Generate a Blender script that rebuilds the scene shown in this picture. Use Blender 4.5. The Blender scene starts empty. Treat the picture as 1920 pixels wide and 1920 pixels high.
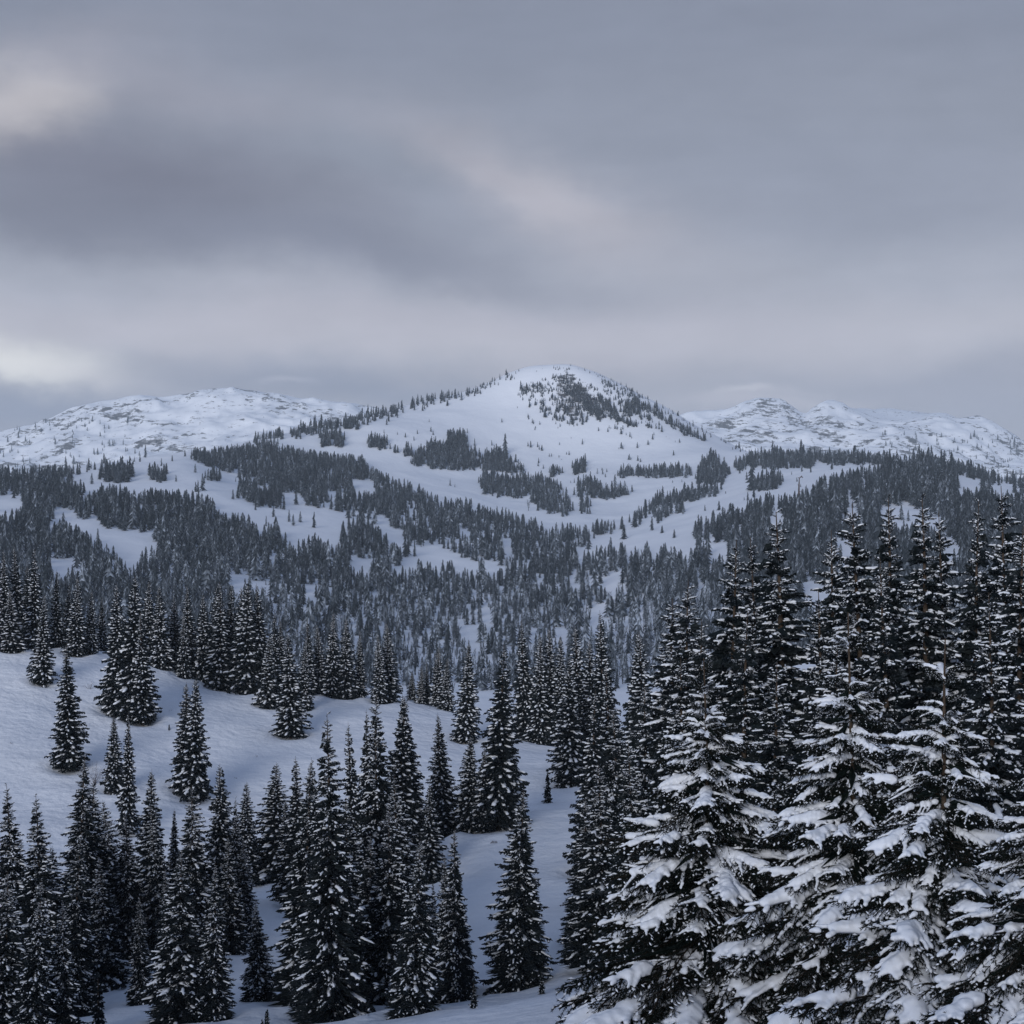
import bpy, bmesh, math
import numpy as np
from mathutils import Matrix, Vector

scene = bpy.context.scene
COL = scene.collection
R = math.radians
F = 2954.0            # focal length in photo pixels (photo 1920 wide)

# ------------------------------------------------------------------ camera
cd = bpy.data.cameras.new('camera'); cam = bpy.data.objects.new('camera', cd); COL.objects.link(cam)
cam.location = (0, 0, 0); cam.rotation_euler = (R(90), 0, 0)
cd.sensor_width = 36; cd.lens = 36 * F / 1920; cd.clip_start = .2; cd.clip_end = 30000
scene.camera = cam

# ------------------------------------------------------------------ sun, exposure
SUN_EL, SUN_AZ = 12.0, 199.0       # weak sun behind thin overcast, low behind the camera
sd = bpy.data.lights.new('sun', 'SUN'); sun = bpy.data.objects.new('sun', sd); COL.objects.link(sun)
sd.energy = 1.5; sd.angle = R(24); sd.color = (1, .98, .985)
sdir = Vector((math.sin(R(SUN_AZ)) * math.cos(R(SUN_EL)), math.cos(R(SUN_AZ)) * math.cos(R(SUN_EL)), math.sin(R(SUN_EL))))
sun.rotation_euler = sdir.to_track_quat('Z', 'Y').to_euler()
vs = scene.view_settings
vs.view_transform = 'Standard'; vs.look = 'None'; vs.gamma = 1; vs.exposure = .55; vs.use_curve_mapping = False
scene.cycles.max_bounces = 6; scene.cycles.diffuse_bounces = 3; scene.cycles.volume_bounces = 2
scene.cycles.transparent_max_bounces = 4

def lin(c):
    return tuple(((v / 255) / 12.92 if v / 255 <= .04045 else ((v / 255 + .055) / 1.055) ** 2.4) for v in c)

# ------------------------------------------------------------------ overcast sky (world)
world = bpy.data.worlds.new('World'); scene.world = world; world.use_nodes = True
NT = world.node_tree; NT.nodes.clear()
def nd(t, **k):
    n = NT.nodes.new(t)
    for a, b in k.items(): setattr(n, a, b)
    return n
def mth(op, a, b=None, c=None, clamp=False):
    n = nd('ShaderNodeMath', operation=op, use_clamp=clamp)
    for i, v in enumerate((a, b, c)):
        if v is None: continue
        if isinstance(v, (int, float)): n.inputs[i].default_value = v
        else: NT.links.new(v, n.inputs[i])
    return n.outputs[0]
tc = nd('ShaderNodeTexCoord'); sep = nd('ShaderNodeSeparateXYZ'); NT.links.new(tc.outputs['Generated'], sep.inputs[0])
az = mth('ARCTAN2', sep.outputs[0], sep.outputs[1]); el = mth('ARCSINE', sep.outputs[2])
cmb = nd('ShaderNodeCombineXYZ'); NT.links.new(az, cmb.inputs[0]); NT.links.new(el, cmb.inputs[1])
def noise(vec, scale, detail, sx=1, sy=1, off=(0, 0, 0), rot=0, rough=.5):
    m = nd('ShaderNodeMapping'); NT.links.new(vec, m.inputs[0])
    m.inputs['Scale'].default_value = (sx, sy, 1); m.inputs['Location'].default_value = off; m.inputs['Rotation'].default_value = (0, 0, rot)
    n = nd('ShaderNodeTexNoise'); NT.links.new(m.outputs[0], n.inputs['Vector'])
    n.inputs['Scale'].default_value = scale; n.inputs['Detail'].default_value = detail; n.inputs['Roughness'].default_value = rough
    return n.outputs['Fac']
wa = mth('SUBTRACT', noise(cmb.outputs[0], 1, 6, 7, 11, rough=.58), .5)
wb = mth('SUBTRACT', noise(cmb.outputs[0], 1, 6, 7, 11, (3.3, 1.7, 0), rough=.58), .5)
azw = mth('MULTIPLY_ADD', wa, .13, az); elw = mth('MULTIPLY_ADD', wb, .06, el)
ramp = nd('ShaderNodeValToRGB'); ramp.color_ramp.interpolation = 'EASE'
def el_of(py): return math.atan((960 - py) / F)
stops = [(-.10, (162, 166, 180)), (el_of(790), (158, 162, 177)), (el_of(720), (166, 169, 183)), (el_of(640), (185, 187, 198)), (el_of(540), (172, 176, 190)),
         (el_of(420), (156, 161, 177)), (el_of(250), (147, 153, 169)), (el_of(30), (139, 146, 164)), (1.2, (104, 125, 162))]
RNG = 1.6
while len(ramp.color_ramp.elements) < len(stops): ramp.color_ramp.elements.new(.5)
for e, (x, c) in zip(ramp.color_ramp.elements, stops):
    e.position = (x + .2) / RNG; e.color = (*lin(c), 1)
elr = mth('MULTIPLY_ADD', wb, .03, el)
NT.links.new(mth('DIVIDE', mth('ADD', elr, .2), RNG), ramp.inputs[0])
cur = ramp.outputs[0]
def mixc(fac, a, b, bt='MIX'):
    n = nd('ShaderNodeMix', data_type='RGBA', blend_type=bt)
    NT.links.new(fac, n.inputs['Factor']) if not isinstance(fac, (int, float)) else setattr(n.inputs['Factor'], 'default_value', fac)
    for s, v in ((n.inputs[6], a), (n.inputs[7], b)):
        if isinstance(v, tuple): s.default_value = (*v, 1)
        else: NT.links.new(v, s)
    return n.outputs[2]
# broad cloud banks and gaps between them: (px, py, rx, ry, tilt deg, strength, colour)
BANKS = [
    (480, 620, 900, 60, 0, .45, (184, 181, 192)), (1250, 620, 900, 60, 2, .4, (181, 179, 191)),
    (430, 195, 380, 55, 5, .45, (165, 164, 177)), (0, 240, 150, 66, -14, .96, (222, 217, 219)), (120, 150, 200, 60, -15, .3, (172, 170, 182)),
    (250, 350, 420, 105, 6, .95, (116, 118, 134)), (100, 430, 330, 55, 8, .6, (118, 121, 137)), (620, 470, 520, 58, 9, .8, (124, 128, 145)),
    (700, 300, 180, 55, 35, .4, (147, 155, 171)), (1010, 365, 210, 62, 27, .85, (189, 186, 195)), (1150, 415, 230, 60, 22, .3, (176, 175, 186)), (900, 300, 110, 22, 30, .35, (172, 170, 182)),
    (55, 690, 150, 36, 4, 1.0, (255, 243, 230)), (170, 712, 130, 25, 12, .5, (196, 194, 199)),
    (60, 765, 240, 40, 4, .85, (126, 134, 154)), (640, 732, 330, 40, 3, .85, (128, 135, 154)), (390, 690, 260, 30, 2, .4, (152, 156, 172)),
    (1760, 735, 330, 44, -2, .7, (140, 144, 160)), (1420, 765, 190, 20, -3, .55, (178, 177, 188)), (560, 730, 45, 9, 0, .5, (170, 172, 186)), (1150, 690, 200, 40, 0, .3, (178, 175, 186)),
    (1600, 350, 500, 120, 15, .3, (143, 150, 169)), (1430, 742, 60, 8, -6, .4, (200, 200, 208)),
]
for (bx, by, rx, ry, tl, st, c) in BANKS:
    up_ = np.interp(by, [250, 450, 620, 780], [1.0, 1.03, 1.07, 1.09]); c = tuple(min(250, v * up_) for v in c)
    a0, e0 = math.atan((bx - 960) / F), el_of(by)
    u = mth('SUBTRACT', azw, a0); v = mth('SUBTRACT', elw, e0)
    ct, sn = math.cos(R(tl)), math.sin(R(tl))
    p = mth('MULTIPLY', mth('SUBTRACT', mth('MULTIPLY', u, ct), mth('MULTIPLY', v, sn)), F / rx)
    q = mth('MULTIPLY', mth('ADD', mth('MULTIPLY', u, sn), mth('MULTIPLY', v, ct)), F / ry)
    r2 = mth('ADD', mth('MULTIPLY', p, p), mth('MULTIPLY', q, q))
    if st >= .95: r2 = mth('POWER', r2, 1.2)          # clearer edges on the strongest breaks
    g = mth('MULTIPLY', mth('EXPONENT', mth('MULTIPLY', r2, -1.0)), st)
    cur = mixc(g, cur, lin(c))
str1 = noise(cmb.outputs[0], 1, 4, 6, 30, (1, 2, 0), R(8), .55)
str2 = noise(cmb.outputs[0], 1, 5, 22, 60, (5, 1, 0), R(-6), .6)
str3 = noise(cmb.outputs[0], 1, 7, 16, 26, (2, 7, 0), R(-12), .62)
k = mth('ADD', mth('ADD', mth('MULTIPLY_ADD', mth('SUBTRACT', str1, .5), .22, 1), mth('MULTIPLY', mth('SUBTRACT', str2, .5), .10)), mth('MULTIPLY', mth('SUBTRACT', str3, .5), .14))
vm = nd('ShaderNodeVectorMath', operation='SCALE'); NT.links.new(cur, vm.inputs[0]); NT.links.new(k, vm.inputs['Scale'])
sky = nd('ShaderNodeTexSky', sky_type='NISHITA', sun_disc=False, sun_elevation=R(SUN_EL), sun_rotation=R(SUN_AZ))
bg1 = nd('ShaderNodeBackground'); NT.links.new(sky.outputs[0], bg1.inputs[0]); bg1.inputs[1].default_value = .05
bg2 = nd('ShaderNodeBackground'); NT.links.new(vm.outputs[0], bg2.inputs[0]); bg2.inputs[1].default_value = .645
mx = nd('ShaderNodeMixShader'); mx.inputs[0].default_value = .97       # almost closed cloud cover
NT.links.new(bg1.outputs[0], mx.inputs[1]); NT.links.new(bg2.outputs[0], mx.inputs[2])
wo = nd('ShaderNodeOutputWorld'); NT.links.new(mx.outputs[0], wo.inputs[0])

# ------------------------------------------------------------------ helpers
def tag(o, label=None, cat=None, group=None, kind=None):
    if label: o['label'] = label
    if cat: o['category'] = cat
    if group: o['group'] = group
    if kind: o['kind'] = kind
    return o
def link(o, parent=None):
    COL.objects.link(o)
    if parent is not None: o.parent = parent
    return o
def mesh_np(name, V, T, mats=(), mi=None, smooth=False, attrs=None):
    V = np.asarray(V, np.float32); T = np.asarray(T, np.int32); k = T.shape[1]
    me = bpy.data.meshes.new(name)
    me.vertices.add(len(V)); me.vertices.foreach_set('co', V.ravel())
    me.loops.add(T.size); me.loops.foreach_set('vertex_index', T.ravel())
    me.polygons.add(len(T)); me.polygons.foreach_set('loop_start', np.arange(0, T.size, k, dtype=np.int32))
    if mi is not None: me.polygons.foreach_set('material_index', np.asarray(mi, np.int32))
    me.polygons.foreach_set('use_smooth', np.full(len(T), smooth))
    for m in mats: me.materials.append(m)
    for n, d in (attrs or {}).items():
        a = me.attributes.new(n, 'FLOAT', 'POINT'); a.data.foreach_set('value', np.asarray(d, np.float32))
    me.update(calc_edges=True)
    return me
def grid_faces(nr, nc):
    i = np.arange(nr - 1)[:, None] * nc + np.arange(nc - 1)[None]
    return np.stack([i, i + 1, i + nc + 1, i + nc], -1).reshape(-1, 4)
def perlin(x, y, seed):
    rng = np.random.default_rng(seed); perm = rng.permutation(512); perm = np.concatenate([perm, perm]); ang = rng.uniform(0, 2 * np.pi, 512)
    xi = np.floor(x).astype(int); yi = np.floor(y).astype(int); xf = x - xi; yf = y - yi
    def g(ix, iy, dx, dy):
        a = ang[perm[(perm[ix & 511] + iy) & 511]]
        return np.cos(a) * dx + np.sin(a) * dy
    u = xf ** 3 * (xf * (xf * 6 - 15) + 10); v = yf ** 3 * (yf * (yf * 6 - 15) + 10)
    a = g(xi, yi, xf, yf); b = g(xi + 1, yi, xf - 1, yf); c = g(xi, yi + 1, xf, yf - 1); d = g(xi + 1, yi + 1, xf - 1, yf - 1)
    return (a * (1 - u) + b * u) * (1 - v) + (c * (1 - u) + d * u) * v
def fbm(x, y, seed, octv=4, rough=.5):
    s = 0; a = 1; f = 1
    for i in range(octv):
        s = s + a * perlin(x * f, y * f, seed + i); a *= rough; f *= 2.03
    return s
def pchip(x, y, xq):
    """monotone cubic through rows y (n, m) at x (n,), evaluated at xq (q,) -> (q, m)"""
    x = np.asarray(x, float); y = np.asarray(y, float)
    one = y.ndim == 1
    if one: y = y[:, None]
    h = np.diff(x)[:, None]; dl = np.diff(y, axis=0) / h
    d = np.zeros_like(y)
    w1 = 2 * h[1:] + h[:-1]; w2 = h[1:] + 2 * h[:-1]
    with np.errstate(divide='ignore', invalid='ignore'):
        hm = (w1 + w2) / (w1 / dl[:-1] + w2 / dl[1:])
    d[1:-1] = np.where(dl[:-1] * dl[1:] > 0, hm, 0); d[0] = dl[0]; d[-1] = dl[-1]
    i = np.clip(np.searchsorted(x, xq, 'right') - 1, 0, len(x) - 2)
    hh = (x[i + 1] - x[i])[:, None]; t = ((np.clip(xq, x[0], x[-1]) - x[i])[:, None]) / hh
    r = (2 * t ** 3 - 3 * t ** 2 + 1) * y[i] + (t ** 3 - 2 * t ** 2 + t) * hh * d[i] + (-2 * t ** 3 + 3 * t ** 2) * y[i + 1] + (t ** 3 - t ** 2) * hh * d[i + 1]
    return r[:, 0] if one else r
def in_poly(px, py, poly):
    poly = np.asarray(poly, float); r = np.zeros(np.shape(px), bool); x2, y2 = poly[-1]
    for x1, y1 in poly:
        c = (y1 > py) != (y2 > py)
        if y1 != y2: r ^= c & (px < (x2 - x1) * (py - y1) / (y2 - y1) + x1)
        x2, y2 = x1, y1
    return r

# ------------------------------------------------------------------ materials
def mat(name, col, rough=.7, spec=.3, bump=None, var=None):
    m = bpy.data.materials.new(name); m.use_nodes = True; nt = m.node_tree; b = nt.nodes['Principled BSDF']
    b.inputs['Base Color'].default_value = (*col, 1); b.inputs['Roughness'].default_value = rough; b.inputs['Specular IOR Level'].default_value = spec
    tc = nt.nodes.new('ShaderNodeTexCoord')
    if var:                                   # (scale, colour 2)
        n = nt.nodes.new('ShaderNodeTexNoise'); n.inputs['Scale'].default_value = var[0]; n.inputs['Detail'].default_value = 3
        nt.links.new(tc.outputs['Object'], n.inputs['Vector'])
        mr = nt.nodes.new('ShaderNodeMapRange'); mr.inputs[1].default_value = .35; mr.inputs[2].default_value = .65; nt.links.new(n.outputs['Fac'], mr.inputs[0])
        mx = nt.nodes.new('ShaderNodeMix'); mx.data_type = 'RGBA'; nt.links.new(mr.outputs[0], mx.inputs['Factor'])
        mx.inputs[6].default_value = (*col, 1); mx.inputs[7].default_value = (*var[1], 1); nt.links.new(mx.outputs[2], b.inputs['Base Color'])
    if bump:                                  # (scale, strength, distance)
        n = nt.nodes.new('ShaderNodeTexNoise'); n.inputs['Scale'].default_value = bump[0]; n.inputs['Detail'].default_value = 5
        nt.links.new(tc.outputs['Object'], n.inputs['Vector'])
        bp = nt.nodes.new('ShaderNodeBump'); bp.inputs['Strength'].default_value = bump[1]; bp.inputs['Distance'].default_value = bump[2]
        nt.links.new(n.outputs['Fac'], bp.inputs['Height']); nt.links.new(bp.outputs[0], b.inputs['Normal'])
    return m
def frost(m, scale, lo, hi, amount, colr):
    nt = m.node_tree; b = nt.nodes['Principled BSDF']; src = b.inputs['Base Color'].links[0].from_socket
    tc = nt.nodes.new('ShaderNodeTexCoord'); n = nt.nodes.new('ShaderNodeTexNoise'); n.inputs['Scale'].default_value = scale; n.inputs['Detail'].default_value = 4; n.inputs['Roughness'].default_value = .7
    nt.links.new(tc.outputs['Object'], n.inputs['Vector']); mr = nt.nodes.new('ShaderNodeMapRange'); nt.links.new(n.outputs['Fac'], mr.inputs[0])
    for i, v in ((1, lo), (2, hi), (3, 0), (4, amount)): mr.inputs[i].default_value = v
    mx = nt.nodes.new('ShaderNodeMix'); mx.data_type = 'RGBA'; nt.links.new(mr.outputs[0], mx.inputs['Factor']); nt.links.new(src, mx.inputs[6]); mx.inputs[7].default_value = (*colr, 1); nt.links.new(mx.outputs[2], b.inputs['Base Color'])
SNOW = (.84, .885, .955)
M_snow = mat('snow_load', SNOW, .6, .2, bump=(9, .35, .05))
M_ground = mat('snow_ground', SNOW, .65, .2, bump=(1.1, .7, .3), var=(.12, (.83, .868, .93)))
M_needle = mat('spruce_needles', (.007, .013, .018), .8, .08, var=(2.2, (.014, .019, .020)))
M_needle_near = mat('spruce_needles_near', (.006, .011, .012), .85, .05, var=(5, (.011, .018, .015)))
frost(M_needle, 7, .54, .74, .24, (.50, .56, .66)); frost(M_needle_near, 22, .58, .76, .12, (.5, .55, .62))
M_bark = mat('bark', (.05, .036, .026), .9, .1, bump=(30, .6, .02), var=(14, (.09, .07, .055)))
M_stem = mat('twig_bark', (.022, .018, .015), .9, .05)
M_twig = mat('bare_twigs', (.07, .05, .045), .9, .1)
def far_tree_mat():
    m = bpy.data.materials.new('frosted_spruce'); m.use_nodes = True; nt = m.node_tree; b = nt.nodes['Principled BSDF']
    a = nt.nodes.new('ShaderNodeAttribute'); a.attribute_name = 'frost'
    n = nt.nodes.new('ShaderNodeMix'); n.data_type = 'RGBA'; nt.links.new(a.outputs['Fac'], n.inputs['Factor'])
    n.inputs[6].default_value = (.010, .016, .021, 1); n.inputs[7].default_value = (.48, .56, .68, 1)
    nt.links.new(n.outputs[2], b.inputs['Base Color']); b.inputs['Roughness'].default_value = .85; b.inputs['Specular IOR Level'].default_value = .1
    return m
M_far = far_tree_mat()
def mountain_mat():
    m = bpy.data.materials.new('mountain_snow_and_rock'); m.use_nodes = True; nt = m.node_tree; b = nt.nodes['Principled BSDF']
    L = nt.links.new
    geo = nt.nodes.new('ShaderNodeNewGeometry'); at = nt.nodes.new('ShaderNodeAttribute'); at.attribute_name = 'rock'
    def nz(scale, det, sc=(1, 1, 1), rg=.6):
        mp = nt.nodes.new('ShaderNodeMapping'); mp.inputs['Scale'].default_value = sc; L(geo.outputs['Position'], mp.inputs[0])
        n = nt.nodes.new('ShaderNodeTexNoise'); n.inputs['Scale'].default_value = scale; n.inputs['Detail'].default_value = det; n.inputs['Roughness'].default_value = rg
        L(mp.outputs[0], n.inputs['Vector']); return n.outputs['Fac']
    n1 = nz(.055, 9, (.75, .5, 2.2), .74)
    def mm(op, a, bb, cl=False):
        x = nt.nodes.new('ShaderNodeMath'); x.operation = op; x.use_clamp = cl
        for i, v in enumerate((a, bb)):
            if isinstance(v, (int, float)): x.inputs[i].default_value = v
            else: L(v, x.inputs[i])
        return x.outputs[0]
    # rock shows where n1 > 1 - rock density
    t = mm('MULTIPLY', mm('SUBTRACT', mm('ADD', n1, at.outputs['Fac']), 1.0), 14.0, True)
    rc = nt.nodes.new('ShaderNodeMix'); rc.data_type = 'RGBA'; L(nz(.15, 4), rc.inputs['Factor']); rc.inputs[6].default_value = (.03, .031, .035, 1); rc.inputs[7].default_value = (.11, .108, .112, 1)
    mx = nt.nodes.new('ShaderNodeMix'); mx.data_type = 'RGBA'; L(t, mx.inputs['Factor']); mx.inputs[6].default_value = (*SNOW, 1); L(rc.outputs[2], mx.inputs[7])
    L(mx.outputs[2], b.inputs['Base Color']); b.inputs['Roughness'].default_value = .7; b.inputs['Specular IOR Level'].default_value = .15
    bp = nt.nodes.new('ShaderNodeBump'); bp.inputs['Strength'].default_value = .5; bp.inputs['Distance'].default_value = 4
    L(nz(.02, 6), bp.inputs['Height']); L(bp.outputs[0], b.inputs['Normal'])
    return m
M_mountain = mountain_mat()

# ------------------------------------------------------------------ near snow slope: thin-plate surface through measured points
CTRL = [  # (photo x, photo y, depth m)
    (0, 1200, 186), (100, 1212, 186), (200, 1228, 186), (300, 1245, 185), (400, 1282, 184), (500, 1296, 182), (600, 1304, 180), (720, 1314, 180), (830, 1332, 180), (1000, 1388, 172), (1100, 1400, 172), (1300, 1380, 175), (1600, 1360, 178), (1900, 1350, 178),
    (150, 1440, 146), (0, 1400, 150), (235, 1350, 162), (300, 1420, 152), (360, 1490, 142), (545, 1380, 163), (450, 1480, 146), (620, 1480, 145), (700, 1400, 160), (800, 1440, 150),
    (1010, 1480, 141), (1010, 1600, 110), (850, 1600, 112), (940, 1552, 118), (1000, 1700, 92), (1070, 1650, 103), (1150, 1700, 92),
    (515, 1655, 120), (300, 1640, 122), (80, 1600, 124), (480, 1700, 105), (700, 1690, 108), (150, 1760, 96), (540, 1880, 79), (540, 1770, 95), (100, 1910, 82), (-100, 1900, 84), (300, 1890, 80), (700, 1890, 71),
    (970, 1850, 76), (880, 1890, 71), (800, 1914, 66.5), (1000, 1880, 66), (1100, 1850, 58), (1250, 1900, 46), (1400, 1850, 52), (1700, 1830, 50), (1900, 1840, 50), (1500, 1650, 80), (1800, 1640, 80), (1900, 1500, 115), (1500, 1520, 115),
    (1330, 2080, 25), (1590, 2090, 23), (1780, 2140, 20), (2000, 2150, 20), (2200, 1800, 55), (1000, 2030, 40), (700, 2050, 40), (300, 2060, 42), (0, 2060, 45), (-300, 2060, 48), (-500, 1500, 140), (-500, 1250, 190), (2300, 1400, 170)]
cp = np.array([((px - 960) / F * d, d, (960 - py) / F * d) for px, py, d in CTRL] +
              [(0, 0, -1.9), (-25, 0, -3.5), (25, 0, -1.2), (0, -30, 3), (-60, -20, -2), (60, -20, 4), (-90, 60, -22), (90, 60, -12), (-140, 120, -24), (140, 120, -20), (-160, 200, -16), (160, 200, -24), (0, 10, -4.6),
               (-120, 240, -29), (-60, 240, -33), (-20, 240, -38), (20, 240, -42), (70, 240, -38), (120, 240, -34)], float)
def tps_k(r2): return .5 * r2 * np.log(r2 + 1e-9)
S = 100.0
A = cp[:, :2] / S; n = len(A)
K = tps_k(((A[:, None] - A[None]) ** 2).sum(-1)) + np.eye(n) * 2e-3
P = np.hstack([np.ones((n, 1)), A]); Z = np.zeros((3, 3))
W = np.linalg.solve(np.block([[K, P], [P.T, Z]]), np.concatenate([cp[:, 2], np.zeros(3)]))
def near_h(x, y):
    x = np.asarray(x, float); y = np.asarray(y, float); sh = np.broadcast(x, y).shape
    q = np.stack([np.broadcast_to(x, sh).ravel(), np.broadcast_to(y, sh).ravel()], 1) / S
    out = np.empty(len(q))
    for i in range(0, len(q), 40000):
        qq = q[i:i + 40000]; r2 = ((qq[:, None] - A[None]) ** 2).sum(-1)
        out[i:i + 40000] = tps_k(r2) @ W[:n] + W[n] + qq @ W[n + 1:]
    z = out.reshape(sh)
    return z + .5 * fbm(x / 14, y / 14, 11, 3) + .13 * fbm(x / 4, y / 3, 15, 2) + .06 * fbm(x / 1.8, y / 1.8, 17, 2)
xs = np.concatenate([np.linspace(-190, -72, 50), np.linspace(-70, 70, 200), np.linspace(72, 190, 50)])
ys = np.concatenate([np.linspace(-60, 20, 50), np.linspace(20.5, 238, 330)])
GX, GY = np.meshgrid(xs, ys); GZ = near_h(GX, GY)
V = np.stack([GX, GY, GZ], -1).reshape(-1, 3)
o = link(bpy.data.objects.new('snow_ground', mesh_np('snow_ground', V, grid_faces(len(ys), len(xs)), [M_ground], smooth=True)))
tag(o, kind='structure')
DS = np.exp(np.linspace(np.log(14), np.log(232), 1500))
def ray_near(px, py):
    """first point of the near slope seen through a photo pixel"""
    z = near_h((px - 960) / F * DS, DS); ray = (960 - py) / F * DS
    hit = np.nonzero(z >= ray)[0]
    return float(DS[hit[0]]) if len(hit) else None

# ------------------------------------------------------------------ far terrain: elevation profiles at growing distance
def row(*pts): return np.array(pts, float)
ROWS = [
    (230, row((-900, 1420), (0, 1420), (960, 1500), (1920, 1470), (2900, 1450))),
    (330, row((-900, 1400), (0, 1400), (960, 1440), (1920, 1400), (2900, 1400))),
    (450, row((-900, 1300), (0, 1300), (600, 1335), (1050, 1345), (1920, 1270), (2900, 1250))),
    (560, row((-900, 1190), (0, 1190), (300, 1215), (600, 1240), (900, 1262), (1100, 1262), (1300, 1235), (1500, 1190), (1920, 1130), (2900, 1100))),
    (720, row((-900, 1070), (0, 1080), (300, 1108), (600, 1140), (900, 1170), (1100, 1172), (1300, 1130), (1600, 1062), (1920, 1025), (2900, 1000))),
    (900, row((-900, 970), (0, 985), (300, 1012), (600, 1052), (850, 1088), (1050, 1092), (1200, 1062), (1500, 990), (1700, 965), (1920, 965), (2900, 960))),
    (1100, row((-900, 920), (0, 925), (200, 922), (350, 932), (600, 968), (850, 1012), (1050, 1032), (1200, 1005), (1400, 955), (1600, 915), (1750, 905), (1920, 937), (2900, 945))),
    (1380, row((-900, 905), (0, 887), (200, 873), (340, 862), (450, 890), (600, 912), (800, 938), (1000, 968), (1150, 972), (1300, 938), (1450, 897), (1600, 872), (1700, 864), (1800, 884), (1920, 912), (2900, 940))),
    (1620, row((-900, 915), (0, 893), (200, 872), (300, 857), (380, 846), (480, 838), (600, 852), (800, 885), (1000, 913), (1200, 908), (1350, 884), (1450, 868), (1600, 860), (1800, 892), (1920, 920), (2900, 945))),
    (1790, row((-900, 930), (0, 915), (300, 880), (400, 846), (480, 826), (600, 801), (700, 793), (850, 812), (960, 838), (1050, 850), (1200, 852), (1300, 846), (1400, 848), (1480, 852), (1700, 888), (1920, 932), (2900, 950))),
    (1895, row((-900, 935), (0, 925), (300, 895), (480, 840), (600, 800), (680, 785), (730, 776), (800, 770), (870, 766), (960, 768), (1050, 770), (1150, 776), (1250, 797), (1330, 825), (1400, 848), (1500, 865), (1700, 895), (1920, 935), (2900, 950))),
    (2000, row((-900, 940), (0, 930), (300, 905), (480, 855), (600, 806), (680, 783), (730, 771), (800, 750), (870, 735), (920, 715), (960, 697), (1000, 686), (1060, 683), (1100, 692), (1150, 714), (1200, 740), (1250, 765), (1300, 795), (1350, 821), (1400, 847), (1500, 870), (1920, 940), (2900, 950))),
    (2350, row((-900, 945), (0, 940), (480, 890), (800, 840), (1050, 790), (1250, 840), (1500, 890), (1920, 945), (2900, 950))),
    (2900, row((-900, 940), (0, 925), (500, 900), (1050, 890), (1500, 905), (1920, 935), (2900, 945))),
    (3800, row((-900, 920), (0, 880), (200, 862), (500, 830), (700, 840), (1050, 860), (1300, 850), (1500, 845), (1700, 850), (1920, 905), (2900, 935))),
    (4100, row((-900, 900), (0, 835), (130, 810), (300, 790), (450, 775), (600, 785), (730, 800), (1050, 830), (1290, 805), (1450, 800), (1550, 800), (1650, 800), (1800, 825), (1920, 862), (2900, 920))),
    (4400, row((-900, 880), (-200, 850), (0, 808), (60, 795), (130, 768), (200, 752), (270, 740), (300, 743), (340, 738), (380, 728), (430, 724), (480, 729), (520, 740), (580, 745), (650, 756), (730, 769), (900, 790), (1100, 800), (1250, 785), (1290, 772), (1330, 769), (1370, 767), (1400, 752), (1430, 744), (1460, 745), (1485, 758), (1510, 775), (1530, 758), (1550, 749), (1575, 755), (1605, 771), (1640, 785), (1680, 790), (1720, 783), (1770, 773), (1800, 782), (1830, 779), (1860, 791), (1890, 806), (1920, 826), (2050, 860), (2900, 900))),
    (4900, row((-900, 890), (0, 830), (430, 770), (730, 790), (1100, 815), (1430, 800), (1540, 800), (1600, 770), (1660, 768), (1720, 775), (1900, 830), (2900, 910))),
    (5800, row((-900, 900), (0, 870), (430, 820), (1100, 850), (1660, 820), (1900, 860), (2900, 920)))]
PXC = np.concatenate([np.linspace(-900, -30, 70), np.arange(-24, 1945, 5.0), np.linspace(1950, 2900, 75)])
DR = np.concatenate([np.exp(np.linspace(np.log(232), np.log(1250), 150)), np.linspace(1258, 2060, 120), np.linspace(2075, 3400, 40), np.linspace(3430, 4460, 90), np.linspace(4500, 5800, 30)])
sm = np.exp(-np.linspace(-2, 2, 9) ** 2); sm /= sm.sum()
prof = []
for d, r in ROWS:
    p = pchip(r[:, 0], r[:, 1], PXC)
    if d not in (2000, 4400): p = np.convolve(np.pad(p, 4, 'edge'), sm, 'valid')
    prof.append((960 - p) / F * d)                        # real height of the profile
HZ = pchip(np.log([d for d, _ in ROWS]), np.array(prof), np.log(DR))
FX = (PXC[None] - 960) / F * DR[:, None]; FY = np.repeat(DR[:, None], len(PXC), 1)
amp = np.interp(DR, [232, 500, 1380, 1900, 2000, 2300, 3700, 4330, 4420, 5800], [.8, 2, 3.5, 2.2, 1.0, 5, 15, 15, 3.5, 20])[:, None]
HZ = HZ + amp * fbm(FX / 95, FY / 95, 31, 4) + np.interp(DR, [232, 3300, 3850, 4330, 4420], [0, 0, 36, 26, 5])[:, None] * (-np.abs(fbm(FX / 330, FY / 330, 41, 5, .55)))
# rock density (where cliffs and outcrops break through the snow)
PEAK_ROCK = [[(1038, 689), (1070, 694), (1104, 722), (1126, 752), (1135, 792), (1112, 790), (1090, 775), (1060, 760), (1035, 735), (1042, 712)],
             [(1115, 733), (1140, 740), (1160, 775), (1160, 795), (1140, 777), (1127, 753)], [(1030, 735), (1055, 728), (1090, 752), (1110, 772), (1090, 785), (1060, 785), (1040, 765), (1018, 750)],
             [(1150, 770), (1187, 790), (1197, 803), (1173, 803)], [(967, 732), (993, 720), (1020, 715), (1017, 735), (975, 742)], [(1000, 748), (1020, 752), (1022, 774), (1008, 770)], [(1170, 740), (1200, 752), (1207, 770), (1180, 772)]]
PYG = 960 - HZ / DR[:, None] * F; PXG = np.repeat(PXC[None], len(DR), 0)
rock = np.zeros_like(HZ)
mk = (FY > 1760) & (FY < 2050)
for pl in PEAK_ROCK: rock[mk & in_poly(PXG, PYG, pl)] = .535
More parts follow.
